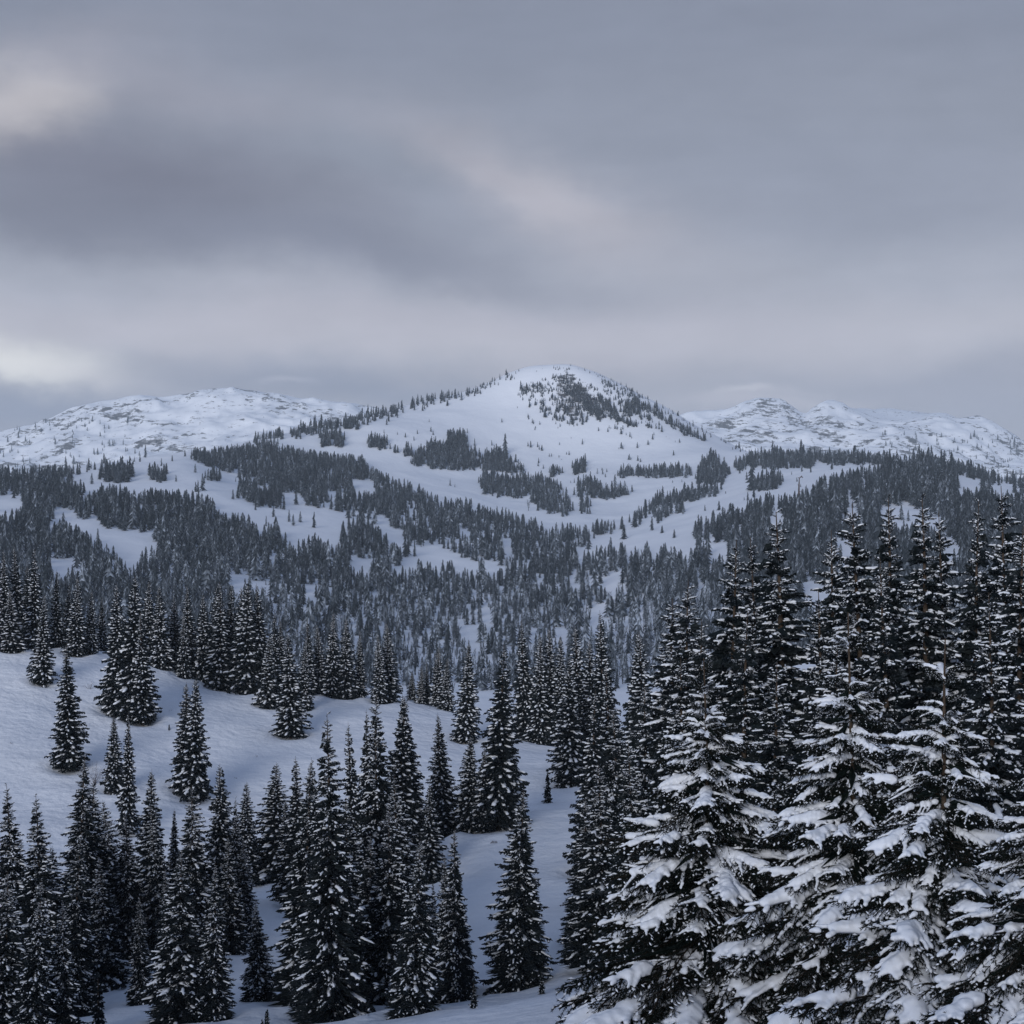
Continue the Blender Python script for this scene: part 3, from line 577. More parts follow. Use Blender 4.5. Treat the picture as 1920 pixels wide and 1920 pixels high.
SINGLE = [
    (80, 1118, 1280, 'snow-streaked spruce standing in front of the crest row near the left edge of the photo', 1.0),
    (20, 1105, 1222, 'low bushy spruce in front of the crest row at the left edge', 1.15),
    (143, 1130, 1212, 'paler snow-covered spruce with broad skirt below the crest row on the far left', 1.2),
    (218, 1098, 1336, 'left tree of the tight clump of three spruces stepping down from the crest row', .95),
    (250, 1083, 1345, 'tallest, middle tree of the tight clump of three spruces stepping down from the crest row', .95),
    (268, 1150, 1354, 'right tree of the tight clump of three spruces stepping down from the crest row', 1.05),
    (345, 1150, 1272, 'pale snowy spruce standing just in front of the middle of the crest row', 1.0),
    (409, 1100, 1285, 'broad dark spruce at the front of the crest row with skirt down to the snow', 1.15),
    (503, 1190, 1325, 'short spruce left of the big front spruce below the crest row', .95),
    (545, 1190, 1380, 'big bushy snow-flecked spruce standing out lowest in front of the crest row', 1.15),
    (572, 1200, 1330, 'slim spruce tucked behind the right side of the big bushy one below the crest row', .95),
    (130, 1210, 1440, 'solitary spruce on the open left snow slope, farthest left', 1.05),
    (213, 1343, 1482, 'smaller left tree of the pair of spruces beside a bare bush on the left slope', .95),
    (240, 1338, 1560, 'taller right tree of the pair of spruces beside a bare bush on the left slope', .85),
    (349, 1282, 1482, 'left, lower top of the twin spruces alone in the middle of the left slope', .95),
    (367, 1268, 1496, 'right, higher top of the twin spruces alone in the middle of the left slope', .95),
    (872, 1207, 1390, 'dark spruce at the edge of the gully, just right of the crest row', 1.05),
    (935, 1215, 1550, 'tall dark broad spruce at the head of the central snow gully', .95),
    (948, 1260, 1530, 'narrow spruce merged with the right side of the tall dark one at the gully head', .85),
    (880, 1377, 1558, 'shorter snowy spruce against the left side of the tall dark one at gully head', .95),
    (830, 1340, 1570, 'slim pointed spruce right of the double-topped pair in the centre', .95),
    (747, 1308, 1640, 'left of the double-topped pair of tall spruces left of the gully', .85),
    (776, 1304, 1622, 'right of the double-topped pair of tall spruces left of the gully', .85),
    (708, 1312, 1765, 'tall dark spruce just left of the double-topped pair, long trunkless skirt', .78),
    (668, 1358, 1705, 'narrow spruce between the tallest left-centre spruce and the dark one beside it', .75),
    (687, 1335, 1690, 'thin-topped spruce peeping up between two taller ones left of the gully', .6),
    (973, 1485, 1852, 'full snow-flecked spruce standing alone in the middle of the central gully', 1.08),
    (773, 1577, 1905, 'shorter front spruce at the bottom centre with snowy lower boughs', 1.0),
    (722, 1510, 1890, 'dark tall spruce behind the front one at the bottom centre', .85),
    (857, 1557, 1875, 'slender dark spire at the left edge of the central gully, in front', .72),
    (832, 1608, 1868, 'thinner shorter spruce touching the left side of the slender spire by the gully', .7),
    (812, 1652, 1850, 'small thin spruce behind the slender spire by the gully', .6),
    (623, 1350, 1908, 'tallest spruce of the lower left stand, a high narrow spire left of centre', .88),
    (593, 1425, 1720, 'narrow spruce at the left shoulder of the tallest lower-left spire', .8),
    (563, 1420, 1700, 'twin-tipped narrow spruce left of the tallest lower-left spire', .85),
    (574, 1440, 1880, 'low snowy spruce skirt in front of the twin-tipped narrow one', .95),
    (518, 1433, 1652, 'dark spruce with clear outline above the small clearing on the left', 1.12),
    (463, 1467, 1660, 'slim spruce with loose top left of the dark clear-cut one above the clearing', .95),
    (485, 1690, 1876, 'small spruce with visible trunk at the left rim of the small clearing', 1.05),
    (440, 1500, 1760, 'half-hidden spruce in the lower left stand behind a taller one', .8),
    (412, 1437, 1700, 'tall spruce in the lower left stand with a broad snowy middle', 1.0),
    (353, 1480, 1800, 'sharp-topped spruce in the centre of the lower left stand', .95),
    (328, 1517, 1700, 'thin low tip between two spruces of the lower left stand', .7),
    (345, 1600, 1916, 'big foremost spruce of the lower left stand, dark in its middle', 1.15),
    (400, 1620, 1912, 'snowy foremost spruce right of the big dark one in the lower left stand', 1.05),
    (283, 1447, 1720, 'spire with twin shoulder left of the centre of the lower left stand', .9),
    (300, 1512, 1790, 'narrow shoulder spruce right beside the twin-shouldered spire', .7),
    (265, 1680, 1882, 'snow-plastered pale spruce hanging its boughs beside the dark hollow on the lower left', 1.0),
    (240, 1530, 1800, 'snowy spruce behind the pale plastered one on the lower left', .95),
    (150, 1423, 1832, 'dark broad spruce rising highest on the far lower left, ragged left side', 1.05),
    (177, 1467, 1800, 'frosted spruce at the right flank of the dark broad one on the far lower left', 1.0),
    (27, 1473, 1900, 'pointed spruce nearest the left edge of the photo in the lower stand', .95),
    (73, 1497, 1912, 'second pointed spruce from the left edge in the lower stand', .95),
    (5, 1640, 1960, 'snow-laden low spruce cut off by the left edge at the bottom', 1.0),
    (58, 1650, 1965, 'snow-laden front spruce at the bottom left, second from the edge', 1.0),
    (115, 1690, 1955, 'snow-laden front spruce at the bottom left, third from the edge', 1.0),
    (200, 1610, 1850, 'dark spruce beside the dark hollow on the lower left', 1.1),
]
FILL = [(690, 1565, 1862, 'snowy spruce filling the gap left behind the front spruce at the bottom centre'), (652, 1500, 1800, 'dark spruce close right of the tallest lower-left spire'), (740, 1460, 1780, 'spruce half hidden in front of the double-topped pair'), (806, 1470, 1650, 'low spruce at the right foot of the double-topped pair'),
        (600, 1590, 1905, 'snowy low spruce at the left foot of the tallest lower-left spire'), (95, 1590, 1860, 'spruce between the second pointed one and the dark broad one on the far lower left'), (135, 1570, 1905, 'snow-flecked spruce in front of the dark broad one on the far lower left'), (40, 1580, 1885, 'half-hidden spruce between the two pointed ones at the left edge'),
        (318, 1630, 1850, 'spruce left behind the big foremost one of the lower left stand'), (376, 1560, 1800, 'spruce between the sharp-topped and the tall snowy one in the lower left stand'), (432, 1570, 1790, 'snowy spruce left of the small clearing, behind the small trunked one'), (455, 1575, 1765, 'slim spruce at the left edge of the small clearing'),
        (540, 1500, 1690, 'spruce right behind the dark clear-outlined one above the clearing'), (215, 1500, 1760, 'spruce behind the dark hollow, left of the twin-shouldered spire'), (660, 1640, 1895, 'foremost snowy spruce left of the bottom centre'), (905, 1400, 1556, 'small spruce filling the foot of the tall dark one at the gully head')]
SINGLE += [(a_, b_, c_, d_, 1.0) for a_, b_, c_, d_ in FILL]
for (px, top, base, lb, w) in SINGLE: plant('fg', px, top, base, lb, 'spruces on the near snow slope', wide=w)
# right of the gully: stand climbing to the right
GR = 'spruces of the stand right of the gully'
STAND = [
    (985, 1165, 172, 'leftmost tall spruce of the dense clump across the gully head', .9), (1010, 1192, 170, 'middle spruce of the dense clump across the gully head, snow-covered front', 1.0), (1033, 1180, 171, 'right spruce of the dense clump across the gully head', .95), (1048, 1195, 170, 'outermost right spruce of the dense clump across the gully head', .9),
    (1087, 1177, 150, 'slim dark spruce right of the gully head clump', .9), (1110, 1203, 146, 'shorter spruce between the two tallest spires right of the gully head', .9), (1132, 1150, 143, 'highest thin spire right of the gully head', .85), (1070, 1235, 142, 'spruce standing at the right rim of the snow gully with its skirt on the snow', 1.0),
    (1188, 1187, 130, 'dark spruce left of a close twin, right of the highest thin spire', .9), (1208, 1190, 128, 'right one of the close twin spruces right of the highest thin spire', .9), (1107, 1300, 104, 'broad snowy spruce low on the right rim of the gully', 1.0), (1150, 1245, 108, 'tall snowy spruce behind the broad one on the right rim of the gully', .95),
    (1160, 1330, 92, 'snow-plastered spruce in front on the right rim of the gully', 1.0), (1215, 1287, 70, 'thin-leadered spruce left behind the leftmost of the closest trees', .95), (1253, 1135, 78, 'tall spruce with twin neighbour left of the dark tall group on the right', 1.0), (1286, 1103, 66, 'tall spruce touching the left edge of the dark tall group on the right', .9),
    (1235, 1230, 82, 'shorter spruce below the tall twin left of the dark group on the right', 1.0), (1190, 1400, 64, 'low snowy spruce behind the wide near one, at its left', 1.0), (1130, 1440, 76, 'low bushy spruce at the right rim of the gully in front', 1.1), (1095, 1500, 82, 'smallest bushy spruce of the right gully rim', 1.1)]
for (px, top, d, lb, w) in STAND: plant('mid' if d < 75 else 'fg', px, top, None, lb, GR, d=d, wide=w)
GT = 'tall dark spruces behind the closest trees on the right'
TALL = [
    (1365, 1035, 50, 'tall dark spruce, first from the left of the high group behind the closest trees', .95), (1422, 1030, 51, 'tall slim spruce, second from the left of the high group behind the closest trees', .85), (1472, 985, 46, 'broad very dark spruce, third from the left of the high group, its sides densest', 1.05),
    (1575, 1018, 47, 'slimmer lighter spruce standing free between two broad dark ones of the high group', .85), (1638, 968, 44, 'left top of the double-topped dark spruce in the high group on the right', .9), (1652, 958, 46, 'right top of the double-topped dark spruce in the high group on the right', .9), (1725, 957, 43, 'broad dark spruce right of the double-topped one in the high group', .95),
    (1771, 983, 46, 'narrow spruce close right of the broad dark one in the high group', .8), (1833, 965, 42, 'left of the last two tall spruces at the right edge', .85), (1876, 938, 41, 'highest spruce of all, near the right edge of the photo', .9), (1925, 1010, 37, 'tall spruce cut by the right edge of the photo', 1.0),
    (1400, 1170, 44, 'middle-height dark spruce behind the gap left of the middle closest tree', 1.0), (1320, 1180, 52, 'middle-height spruce behind the leader of the leftmost closest tree', .95), (1530, 1130, 42, 'middle-height spruce left behind the middle closest tree', 1.0), (1690, 1070, 40, 'middle-height snowy spruce between the middle and rightmost closest trees', 1.0),
    (1850, 1130, 32, 'snowy spruce behind the rightmost closest tree, below the highest spires', 1.0), (1560, 1215, 36, 'low spruce with snow-heaped top left of the middle closest tree', 1.0), (1450, 1260, 36, 'dark low spruce in the hollow between the leftmost and middle closest trees', 1.1), (1280, 1250, 46, 'spruce rising behind the left side of the leftmost closest tree', 1.0)]
for (px, top, d, lb, w) in TALL: plant('mid', px, top - 6, None, lb, GT, d=d, wide=w)
SAPS = [(1027, 1447, 1507, 'tiny sapling standing on the snow at the right rim of the upper gully'), (888, 1838, 1891, 'tiny snow-dusted sapling at the foot of the slender spire by the gully'), (1016, 1820, 1866, 'dark sapling on the snow left of the lowest bough of the near wide spruce'), (183, 1832, 1932, 'young spruce standing in the dark hollow at the bottom left'),
        (500, 1886, 1925, 'tiny sapling at the bottom edge below the small clearing'), (317, 1356, 1370, 'tiny bare-looking sapling left of the twin spruces on the left slope'), (490, 1905, 1940, 'tiny dark sapling at the very bottom edge left of another'), (528, 1660, 1685, 'low snow-buried sapling on the mound above the small clearing')]
for (px, top, base, lb) in SAPS: plant('sap', px, top, base, lb, 'saplings on the near snow slope', wide=1.1)

# snow wells: the snow dips round each trunk and is heaped a little outside the skirt
wz = near_h(GX, GY)
for (wx, wy, wr) in WELLS:
    i0, i1 = np.searchsorted(ys, [wy - 5, wy + 5]); j0, j1 = np.searchsorted(xs, [wx - 5, wx + 5]); rr = np.hypot(GX[i0:i1, j0:j1] - wx, GY[i0:i1, j0:j1] - wy) / (wr * 1.25)
    wz[i0:i1, j0:j1] += -.34 * np.exp(-rr ** 2) + .13 * np.exp(-((rr - 1.7) / .5) ** 2)
gme = bpy.data.objects['snow_ground'].data; gme.vertices.foreach_set('co', np.stack([GX, GY, wz], -1).astype(np.float32).ravel()); gme.update()
# bare shrubs and twigs sticking out of the snow
def shrub(px, base, hpx, n_, seed, label, spread=.5, bend=0, r=.012):
    rng = np.random.default_rng(seed); d = ray_near(px, base) or 150; x = (px - 960) / F * d; g = float(near_h(x, d)); H = hpx / F * d; Vs, Ts = [], []; nv = 0
    def rod(p0, p1, r0):
        nonlocal nv
        dv = (p1 - p0)[None]; dv = dv / np.linalg.norm(dv); e1, e2 = perp(dv)
        o_ = [(math.cos(k * 2.094) * e1[0] + math.sin(k * 2.094) * e2[0]) * r0 for k in range(3)]
        Vs.append(np.array([p0 + q for q in o_] + [p1 + q * .6 for q in o_])); Ts.append(np.array([(0, 1, 4), (0, 4, 3), (1, 2, 5), (1, 5, 4), (2, 0, 3), (2, 3, 5)]) + nv); nv += 6
    for _ in range(n_):
        p = np.array([rng.normal(0, .1) * H * spread, rng.normal(0, .1) * H * spread, -.1]); v = np.array([rng.normal(0, spread) + bend, rng.normal(0, spread), 1.0]); v /= np.linalg.norm(v); l = H * rng.uniform(.5, 1.05) / 4
        for k in range(4):
            q = p + v * l; rod(p, q, r * (1 - k * .2)); 
            if k: 
                for _ in range(2): rod(q, q + (v + rng.normal(0, .6, 3)) * l * .6, r * .5)
            p = q; v = v + rng.normal(0, .22, 3) + np.array([bend * .35, 0, -abs(bend) * .3]); v /= np.linalg.norm(v)
    o = link(bpy.data.objects.new('bare_shrub', mesh_np('bare_shrub', np.concatenate(Vs), np.concatenate(Ts), [M_twig]))); o.location = (x, d, g)
    tag(o, label, 'shrub', 'bare shrubs in the snow'); o['kind'] = 'object' if False else None if False else ''
    del o['kind']; return o
shrub(178, 1470, 42, 26, 1, 'bare leafless bush of fine twigs left of the spruce pair on the left slope', .45)
shrub(916, 1582, 22, 3, 2, 'bent bare stem poking out of the snow beside the gully spruce', .2, 1.1, .03)
shrub(1075, 1692, 34, 12, 3, 'bare twigs at the right rim of the gully below the bushy spruces', .4)
shrub(168, 1292, 14, 12, 4, 'low dark bush on the snow left of the three-tree clump', .7)
shrub(320, 1335, 8, 6, 5, 'dark grass tuft on the slope right of the three-tree clump', .9)
shrub(443, 1460, 6, 6, 6, 'tuft poking out of the snow right of the twin spruces', .9)
shrub(22, 1396, 5, 6, 7, 'tiny dark tuft on the snow at the left edge', .9)
shrub(60, 1306, 6, 7, 8, 'thin grass blades on the upper left snow slope', 1.2)
shrub(480, 1420, 6, 7, 9, 'faint grass blades on the slope above the clear-cut dark spruce', 1.3)
shrub(690, 1912, 16, 9, 10, 'thin twigs at the bottom edge in front of the central spruces', .6)

# ------------------------------------------------------------------ far trees: frosted spruces and bare birches
def far_spruce(seed, tiers=8, pts=5, wide=.17, ragged=.3):
    rng = np.random.default_rng(seed); Vv, T, fr = [], [], []; nv = 0
    a = np.linspace(0, 2 * np.pi, 4, endpoint=False)
    Vv += [(math.cos(q) * .035, math.sin(q) * .035, -.06) for q in a] + [(0, 0, 1.0)]; fr += [0] * 5; T += [(i, (i + 1) % 4, 4) for i in range(4)]; nv = 5
    for k in range(tiers):
        t = .03 + .93 * k / tiers; r = wide * (1 - t) ** .8 + .012; h = .9 / tiers * 1.7; ph = rng.uniform(0, 6)
        cx, cy = rng.normal(0, .008, 2); Vv.append((cx, cy, min(1, t + h * 1.05))); fr.append(rng.uniform(0, .2)); ap = nv; nv += 1; n2 = pts * 2
        for j in range(n2):
            q = ph + 2 * np.pi * j / n2 + rng.normal(0, .12); rr = r * (rng.uniform(.8, 1.25) if j % 2 == 0 else rng.uniform(.35, .6)) 
            Vv.append((cx + math.cos(q) * rr, cy + math.sin(q) * rr, t - .012 * rng.uniform(-1, 2.5) + (.0 if j % 2 == 0 else h * .35))); fr.append(rng.choice([0, .12, .45, .85], p=[.45, .25, .2, .10]))
        T += [(ap, ap + 1 + j, ap + 1 + (j + 1) % n2) for j in range(n2)]; nv += n2
    return np.array(Vv), np.array(T), np.array(fr, float)
def far_birch(seed):
    rng = np.random.default_rng(seed); Vv, T, fr = [], [], []; nv = 0
    def rod(p0, p1, r):
        nonlocal nv
        dv = (p1 - p0) / np.linalg.norm(p1 - p0); e1, e2 = perp(dv[None]); e1 = e1[0]; e2 = e2[0]
        Vv.extend([p0 + e1 * r, p0 - e1 * r, p1, p0 + e2 * r, p0 - e2 * r]); T.extend([(nv, nv + 1, nv + 2), (nv + 3, nv + 4, nv + 2)]); f = rng.uniform(.1, .5); fr.extend([f * .5, f * .5, f, f * .5, f * .5]); nv += 5
    for _ in range(3):
        p = np.array([rng.normal(0, .03), rng.normal(0, .03), -.05]); q = np.array([rng.normal(0, .07), rng.normal(0, .07), rng.uniform(.75, 1)]); rod(p, q, .013)
        for _ in range(13):
            b = p + (q - p) * rng.uniform(.25, .85); rod(b, b + np.array([rng.normal(0, .08), rng.normal(0, .08), rng.uniform(.1, .26)]), .012)
    return np.array(Vv), np.array(T), np.array(fr, float)
FAR_S = [far_spruce(900 + i, wide=w) for i, w in enumerate((.16, .18, .15, .20, .17, .19, .22))]; FAR_B = [far_birch(950 + i) for i in range(3)]
FAR_ME = [mesh_np('frosted_spruce', *p[:2], [M_far], attrs={'frost': p[2]}) for p in FAR_S]; FAR_BM = [mesh_np('bare_birch', *p[:2], [M_far], attrs={'frost': p[2]}) for p in FAR_B]

DENSE_TOP = [(-60, 884), (0, 884), (60, 884), (120, 880), (200, 872), (300, 856), (345, 852), (420, 845), (490, 834), (520, 838), (560, 850), (620, 858), (677, 862), (693, 880), (717, 895), (767, 912), (800, 928), (847, 945), (885, 942), (900, 955), (940, 960), (983, 975), (1013, 985), (1027, 993), (1053, 988), (1103, 996), (1123, 982), (1160, 982), (1200, 962), (1240, 950), (1280, 945), (1300, 965), (1340, 962), (1400, 950), (1437, 937), (1480, 934), (1513, 924), (1540, 904), (1590, 890), (1627, 884), (1677, 866), (1710, 866), (1750, 872), (1800, 878), (1850, 895), (1920, 908), (1980, 915), (1980, 1300), (-60, 1300)]
OPEN = [
    [(110, 903), (160, 887), (203, 878), (240, 870), (300, 857), (347, 857), (377, 870), (417, 883), (467, 900), (483, 913), (520, 923), (567, 927), (570, 947), (600, 953), (640, 960), (640, 1000), (600, 987), (550, 977), (520, 970), (500, 953), (467, 943), (427, 937), (397, 930), (360, 920), (317, 917), (277, 920), (247, 917), (200, 907), (187, 913), (167, 923), (157, 927), (147, 903)],
    [(97, 957), (140, 957), (150, 973), (180, 977), (200, 990), (250, 997), (277, 1007), (290, 1013), (293, 1027), (263, 1030), (260, 1053), (247, 1057), (227, 1040), (213, 1037), (187, 1010), (167, 1000), (143, 987), (103, 977)],
    [(-60, 940), (23, 930), (43, 927), (43, 950), (20, 960), (-60, 963)], [(90, 1017), (103, 1017), (107, 1047), (123, 1050), (133, 1040), (157, 1057), (157, 1077), (137, 1057), (127, 1060), (117, 1083), (100, 1073)],
    [(520, 970), (547, 977), (640, 1000), (640, 1020), (623, 1017), (587, 1003), (563, 1013), (557, 1030), (540, 1010), (520, 983)], [(400, 940), (440, 945), (500, 962), (510, 985), (480, 985), (460, 965), (400, 955)],
    [(423, 1073), (437, 1072), (447, 1083), (467, 1077), (477, 1087), (510, 1100), (513, 1113), (500, 1110), (467, 1103), (447, 1103), (427, 1087)], [(563, 1100), (590, 1097), (590, 1130), (580, 1127), (567, 1113)],
    [(660, 900), (697, 900), (710, 917), (683, 923), (660, 910)], [(640, 960), (673, 960), (693, 967), (723, 977), (747, 1000), (773, 1020), (750, 1027), (710, 993), (700, 977), (660, 965), (640, 977)],
    [(753, 1030), (777, 1027), (817, 1023), (847, 1033), (857, 1043), (893, 1053), (950, 1063), (930, 1073), (930, 1087), (907, 1070), (880, 1063), (853, 1063), (847, 1050), (813, 1050), (787, 1043), (767, 1037)],
    [(753, 947), (783, 960), (783, 970), (767, 960)], [(857, 987), (887, 1000), (873, 1007), (860, 1010)], [(913, 998), (927, 1003), (920, 1010)], [(937, 1012), (960, 1013), (960, 1033), (950, 1032), (940, 1020)],
    [(1045, 1083), (1083, 1083), (1113, 1087), (1140, 1077), (1170, 1070), (1163, 1100), (1140, 1103), (1120, 1090), (1080, 1093)], [(903, 1130), (917, 1147), (917, 1160), (927, 1163), (917, 1173), (907, 1153)], [(1093, 1137), (1107, 1140), (1133, 1137), (1143, 1153), (1123, 1170), (1113, 1170), (1107, 1153)],
    [(1090, 1029), (1133, 1003), (1193, 987), (1257, 970), (1310, 953), (1350, 942), (1385, 925), (1420, 925), (1400, 945), (1340, 957), (1300, 965), (1307, 987), (1303, 1027), (1287, 1040), (1250, 1020), (1215, 1017), (1187, 1027), (1150, 1018), (1120, 1025), (1100, 1037)],
    [(1760, 885), (1813, 893), (1860, 907), (1930, 917), (1930, 925), (1860, 920), (1847, 907), (1800, 917), (1790, 900), (1767, 893)], [(1645, 945), (1667, 952), (1697, 938), (1720, 955), (1747, 960), (1770, 975), (1760, 990), (1720, 985), (1690, 985), (1650, 968)], [(1770, 1010), (1800, 1015), (1805, 1040), (1785, 1050), (1768, 1035)],
    [(1560, 1035), (1580, 1015), (1608, 1015), (1612, 1040), (1590, 1060), (1565, 1055)], [(1427, 973), (1470, 968), (1472, 980), (1440, 983)], [(1587, 930), (1600, 930), (1613, 973), (1590, 983)], [(1320, 1023), (1380, 1033), (1373, 1043), (1327, 1040)],
    [(1500, 1090), (1540, 1095), (1570, 1120), (1540, 1130), (1505, 1115)], [(660, 1040), (700, 1055), (690, 1065), (655, 1060)], [(752, 1043), (785, 1055), (775, 1065), (750, 1055)], [(1020, 1180), (1060, 1178), (1075, 1195), (1040, 1200)], [(865, 1180), (890, 1175), (895, 1190), (870, 1192)]]
CLUMPS = [  # groves standing on the open snow of the main mountain and the right hill
    [(773, 860), (803, 838), (840, 832), (880, 852), (900, 858), (897, 884), (853, 884), (820, 877), (773, 874)], [(903, 858), (940, 852), (963, 874), (993, 890), (960, 887), (903, 884)], [(840, 816), (870, 818), (877, 841), (843, 838)],
    [(690, 826), (717, 832), (727, 844), (773, 848), (773, 858), (750, 848), (693, 842)], [(940, 905), (973, 898), (1007, 902), (1040, 908), (1057, 928), (1070, 945), (1070, 970), (1047, 970), (1007, 950), (1000, 932), (953, 932), (930, 932), (900, 918), (900, 893), (917, 893)],
    [(1303, 910), (1323, 862), (1333, 858), (1367, 878), (1363, 900), (1330, 910)], [(1377, 873), (1413, 858), (1453, 852), (1527, 857), (1530, 877), (1467, 880), (1420, 877), (1380, 884)], [(1513, 852), (1600, 857), (1603, 852), (1673, 864), (1677, 874), (1600, 871), (1580, 874), (1547, 871)],
    [(1040, 700), (1067, 706), (1100, 733), (1120, 760), (1132, 790), (1118, 790), (1105, 772), (1085, 755), (1060, 740), (1050, 723)], [(1120, 745), (1140, 750), (1160, 780), (1160, 796), (1145, 785), (1130, 765)], [(1163, 787), (1187, 795), (1197, 806), (1175, 803)],
    [(970, 735), (993, 724), (1020, 720), (1017, 735), (975, 743)], [(1160, 722), (1200, 752), (1250, 785), (1300, 812), (1330, 832), (1300, 822), (1250, 795), (1190, 757)], [(1130, 712), (1150, 722), (1148, 733), (1130, 722)], [(1170, 755), (1200, 760), (1205, 775), (1178, 775)],
    [(1270, 935), (1300, 922), (1345, 918), (1345, 930), (1300, 940), (1275, 945)], [(1400, 920), (1420, 908), (1465, 900), (1465, 912), (1420, 925)], [(1195, 958), (1240, 935), (1290, 925), (1295, 938), (1240, 955), (1200, 968)],
    [(1075, 915), (1100, 905), (1130, 915), (1130, 936), (1085, 930)], [(1120, 930), (1170, 918), (1180, 932), (1130, 940)], [(1085, 940), (1105, 938), (1108, 966), (1088, 966)], [(1160, 885), (1290, 880), (1295, 894), (1250, 898), (1165, 893)], [(1072, 870), (1100, 868), (1100, 890), (1075, 890)], [(1032, 882), (1052, 882), (1052, 896), (1034, 896)],
    
    [(600, 815), (640, 818), (645, 840), (605, 838)], [(640, 795), (670, 795), (672, 806), (640, 806)], [(1700, 860), (1760, 865), (1800, 878), (1880, 895), (1930, 905), (1930, 915), (1850, 903), (1750, 882)],
    [(190, 885), (245, 880), (245, 908), (195, 905)], [(283, 890), (315, 888), (315, 905), (283, 905)], [(388, 895), (415, 893), (415, 906), (390, 906)], [(450, 910), (470, 905), (475, 940), (452, 935)], [(475, 925), (530, 930), (530, 955), (480, 950)], [(1755, 905), (1795, 900), (1795, 925), (1760, 922)]]
rng = np.random.default_rng(5)
def scatter(poly, step_x, step_y, openings=(), jitter=.5):
    p = np.array(poly, float); x0, y0 = p.min(0); x1, y1 = p.max(0); pts = []
    y = y0
    while y < y1:
        k = np.clip((y - 680) / 500, .35, 1.15); n_ = max(2, int((x1 - x0) / (step_x * k))); xx = np.linspace(x0, x1, n_) + rng.normal(0, step_x * k * jitter, n_); yy = y + rng.normal(0, step_y * k * jitter, n_); pts.append(np.stack([xx, yy], 1)); y += step_y * k
    q = np.concatenate(pts); w1 = 15 * fbm(q[:, 0] / 17, q[:, 1] / 10, 123, 3, .7); w2 = 10 * fbm(q[:, 0] / 17, q[:, 1] / 10, 133, 3, .7); ok = in_poly(q[:, 0] + w1, q[:, 1] + w2, poly)
    for pl in openings: ok &= ~in_poly(q[:, 0], q[:, 1], pl)
    return q[ok]
dense = scatter([(-60, 845), (600, 820), (1980, 840), (1980, 1300), (-60, 1300)], 9.0, 7.9)
gap = fbm(dense[:, 0] / 38, dense[:, 1] / 22, 71, 3); gap2 = fbm(dense[:, 0] / 13, dense[:, 1] / 9, 73, 2); dense = dense[(gap < np.interp(dense[:, 1], [860, 1000, 1100], [.30, .32, .42])) & (gap2 < np.interp(dense[:, 1], [900, 1100, 1200], [.24, .28, .34]))]
clump = np.concatenate([scatter(c, 8, 5.5) for c in CLUMPS]); clump = clump[fbm(clump[:, 0] / 11, clump[:, 1] / 8, 75, 2) < .3]
ridge_x = np.concatenate([np.arange(476, 975, 2.6), np.arange(476, 975, 2.2), np.arange(560, 960, 2.4)]); ridge_x = ridge_x + rng.normal(0, 2, len(ridge_x))
sky_y = np.interp(ridge_x, PXC, CUMTOP[int(np.searchsorted(DR, 2050))]); Ridge_small = np.interp(ridge_x, [840, 900, 960], [1, .6, .45])
ridge = np.stack([ridge_x, sky_y + np.abs(rng.normal(0, 7.5, len(ridge_x))) + 1], 1)
ridge = ridge[(fbm(ridge_x / 25, ridge_x * 0, 81, 2) < .25) & (rng.random(len(ridge_x)) < np.interp(ridge_x, [476, 600, 900, 975], [.9, .9, .55, .15]))]
left_sparse = np.stack([rng.uniform(-20, 300, 330), rng.uniform(785, 880, 330)], 1); left_sparse = left_sparse[fbm(left_sparse[:, 0] / 30, left_sparse[:, 1] / 14, 91, 2) > .12]
right_sparse = np.stack([rng.uniform(1650, 1930, 330), rng.uniform(815, 900, 330)], 1); right_sparse = right_sparse[fbm(right_sparse[:, 0] / 30, right_sparse[:, 1] / 14, 92, 2) > .05]
bowl = np.stack([rng.uniform(620, 1400, 170), rng.uniform(760, 960, 170)], 1); bowl = bowl[(fbm(bowl[:, 0] / 45, bowl[:, 1] / 22, 95, 2) > .18)]
MOTTLE = [[(1036, 689), (1072, 693), (1106, 722), (1128, 752), (1137, 792), (1108, 784), (1062, 742), (1042, 716)], [(967, 728), (1040, 706), (1050, 740), (1090, 760), (1110, 790), (1090, 803), (1050, 792), (1020, 787), (990, 760)], [(1130, 715), (1200, 745), (1220, 790), (1180, 803), (1150, 783), (1120, 740)], [(1205, 800), (1235, 793), (1235, 805), (1210, 808)]]
mott = np.concatenate([scatter(c, 8.5, 7) for c in MOTTLE]); mott = mott[fbm(mott[:, 0] / 11, mott[:, 1] / 8, 97, 2) > np.interp(mott[:, 0], [1000, 1060], [.14, .04])]
rr_x = rng.uniform(1095, 1420, 70); rr_y = np.interp(rr_x, PXC, CUMTOP[int(np.searchsorted(DR, 2050))]) + np.abs(rng.normal(0, 4, 70)) + 1
